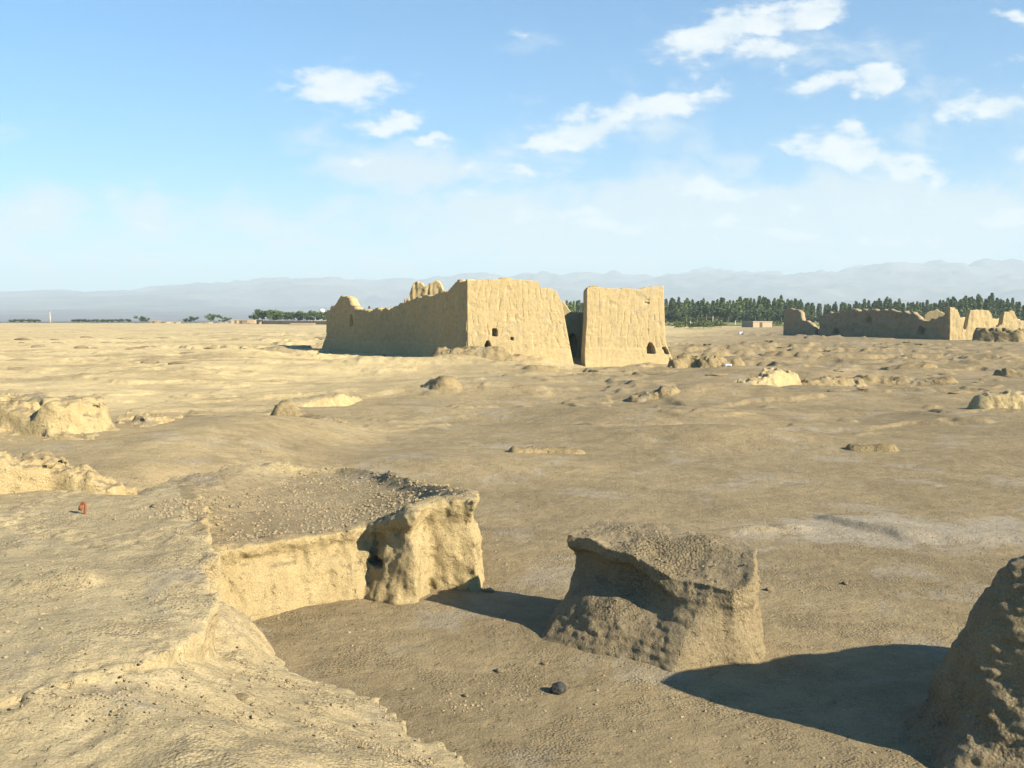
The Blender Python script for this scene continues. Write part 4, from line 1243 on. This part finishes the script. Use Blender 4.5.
THIN = [(420, 168, 130, 26, -4, .95), (700, 228, 420, 52, 0, 1.35), (900, 220, 300, 46, 0, 1.4), (560, 215, 90, 22, 0, .8), (480, 190, 130, 10, 0, .6),
                  (140, 212, 70, 26, 0, .95), (30, 225, 90, 34, 0, 1.1), (120, 196, 26, 14, 0, .9), (260, 215, 50, 12, 0, .5), (330, 232, 80, 18, 0, .5), (120, 262, 260, 22, 0, .7),
                  (880, 160, 130, 44, -6, .55), (600, 125, 140, 36, 12, .5), (780, 45, 150, 50, 0, .35), (545, 40, 60, 20, 0, .35), (980, 110, 90, 26, 0, .5)]
ms = nt.new('ShaderNodeMapping'); ms.inputs['Scale'].default_value = (1, 2.0, 1); nt.l.new(UV, ms.inputs[0])
skc = nt.mix(1.0, sky.outputs[0], rgb((0.19, 0.77, 1.10)), 'MULTIPLY')
front = nt.maprange(sp.outputs[1], 0.1, 0.3)
top_fade = nt.maprange(vv_, 0.62, 0.5)
k_ = 0.31 / STR


def zone(a, b):
    """background for the slice of sky between two bearings, with only the clouds that reach into it"""
    sel = lambda L: [c for c in L if c[0] + 1.8 * c[2] + 25 > a and c[0] - 1.8 * c[2] - 25 < b]
    f1 = nt.noise(ms.outputs[0], 17, 10, 0.62, 0.1)
    f2 = nt.noise(ms.outputs[0], 9, 10, 0.64, 0.3)
    dn = nt.maprange(nt.math('ADD', cloud_set(sel(DENSE)), nt.math('MULTIPLY', nt.math('SUBTRACT', f1, 0.5), 1.7)), 0.28, 0.78)
    veil = nt.math('MULTIPLY', nt.maprange(vv_, 0.16, 0.03), 0.40)
    th = nt.math('MULTIPLY', nt.maprange(nt.math('ADD', cloud_set(sel(THIN)), nt.math('MULTIPLY', nt.math('SUBTRACT', f2, 0.5), 2.6)), 0.20, 0.95), 0.90)
    cm = nt.math('MAXIMUM', nt.math('MAXIMUM', nt.math('MULTIPLY', dn, 0.95), th), veil)
    core = nt.maprange(f1, 0.35, 0.65)
    ccol = nt.mix(core, rgb((0.76 * k_, 0.84 * k_, 0.90 * k_)), rgb((0.98 * k_, 0.99 * k_, 1.0 * k_)))
    ccol = nt.mix(nt.maprange(dn, 0.0, 0.6), rgb((0.70 * k_, 0.79 * k_, 0.86 * k_)), ccol)
    cm = nt.math('MULTIPLY', cm, nt.math('MULTIPLY', front, top_fade))
    b_ = nt.new('ShaderNodeBackground'); nt.l.new(nt.mix(cm, skc, ccol), b_.inputs[0]); b_.inputs[1].default_value = STR
    return b_.outputs[0]


def mixsh(f, a, b):
    m_ = nt.new('ShaderNodeMixShader'); nt.l.new(f, m_.inputs[0]); nt.l.new(a, m_.inputs[1]); nt.l.new(b, m_.inputs[2])
    return m_.outputs[0]


nt.l.new(skc, bg.inputs[0]); bg.inputs[1].default_value = STR
cuts = [200, 420, 600, 760]
edges = [-4000] + cuts + [5000]
zs_ = [zone(edges[i], edges[i + 1]) for i in range(5)]
acc = zs_[0]
# nested so that only the slice looked at is evaluated
lo = mixsh(nt.math('GREATER_THAN', uu_, (cuts[0] - 512) / 1000), zs_[0], zs_[1])
hi = mixsh(nt.math('GREATER_THAN', uu_, (cuts[3] - 512) / 1000), zs_[3], zs_[4])
hi = mixsh(nt.math('GREATER_THAN', uu_, (cuts[2] - 512) / 1000), zs_[2], hi)
allz = mixsh(nt.math('GREATER_THAN', uu_, (cuts[1] - 512) / 1000), lo, hi)
inside = nt.math('MULTIPLY', nt.math('GREATER_THAN', sp.outputs[1], 0.1), nt.math('LESS_THAN', vv_, 0.62))
inside = nt.math('MULTIPLY', inside, nt.math('GREATER_THAN', sp.outputs[2], -0.02))
nt.l.new(mixsh(inside, bg.outputs[0], allz), out.inputs[0])

# ------------------------------------------------------------------ sun
sl = bpy.data.lights.new('sun', 'SUN'); sl.energy = 5.0; sl.angle = R(0.5); sl.color = (1.0, 0.87, 0.665)
so = bpy.data.objects.new('sun', sl); col.objects.link(so)
sv = Vector((SUN_AZ[0] * math.cos(SUN_EL), SUN_AZ[1] * math.cos(SUN_EL), math.sin(SUN_EL)))
so.rotation_euler = (-sv).to_track_quat('-Z', 'Y').to_euler(); so.location = sv * 50

# ------------------------------------------------------------------ camera
cd = bpy.data.cameras.new('camera'); cam = bpy.data.objects.new('camera', cd); col.objects.link(cam)
cd.sensor_width = 36; cd.lens = 36 * FOC / 1024; cd.clip_start = 0.1; cd.clip_end = 60000
cam.location = (0, 0, CZ); cam.rotation_euler = (math.pi / 2 - PITCH, 0, 0)
scene.camera = cam
vs_ = scene.view_settings; scene.display_settings.display_device = 'sRGB'
vs_.view_transform = 'Standard'; vs_.look = 'None'; vs_.exposure = 1.72; vs_.gamma = 1; vs_.use_curve_mapping = False
scene.cycles.use_denoising = True
scene.cycles.volume_bounces = 0
scene.cycles.max_bounces = 4
scene.cycles.diffuse_bounces = 1
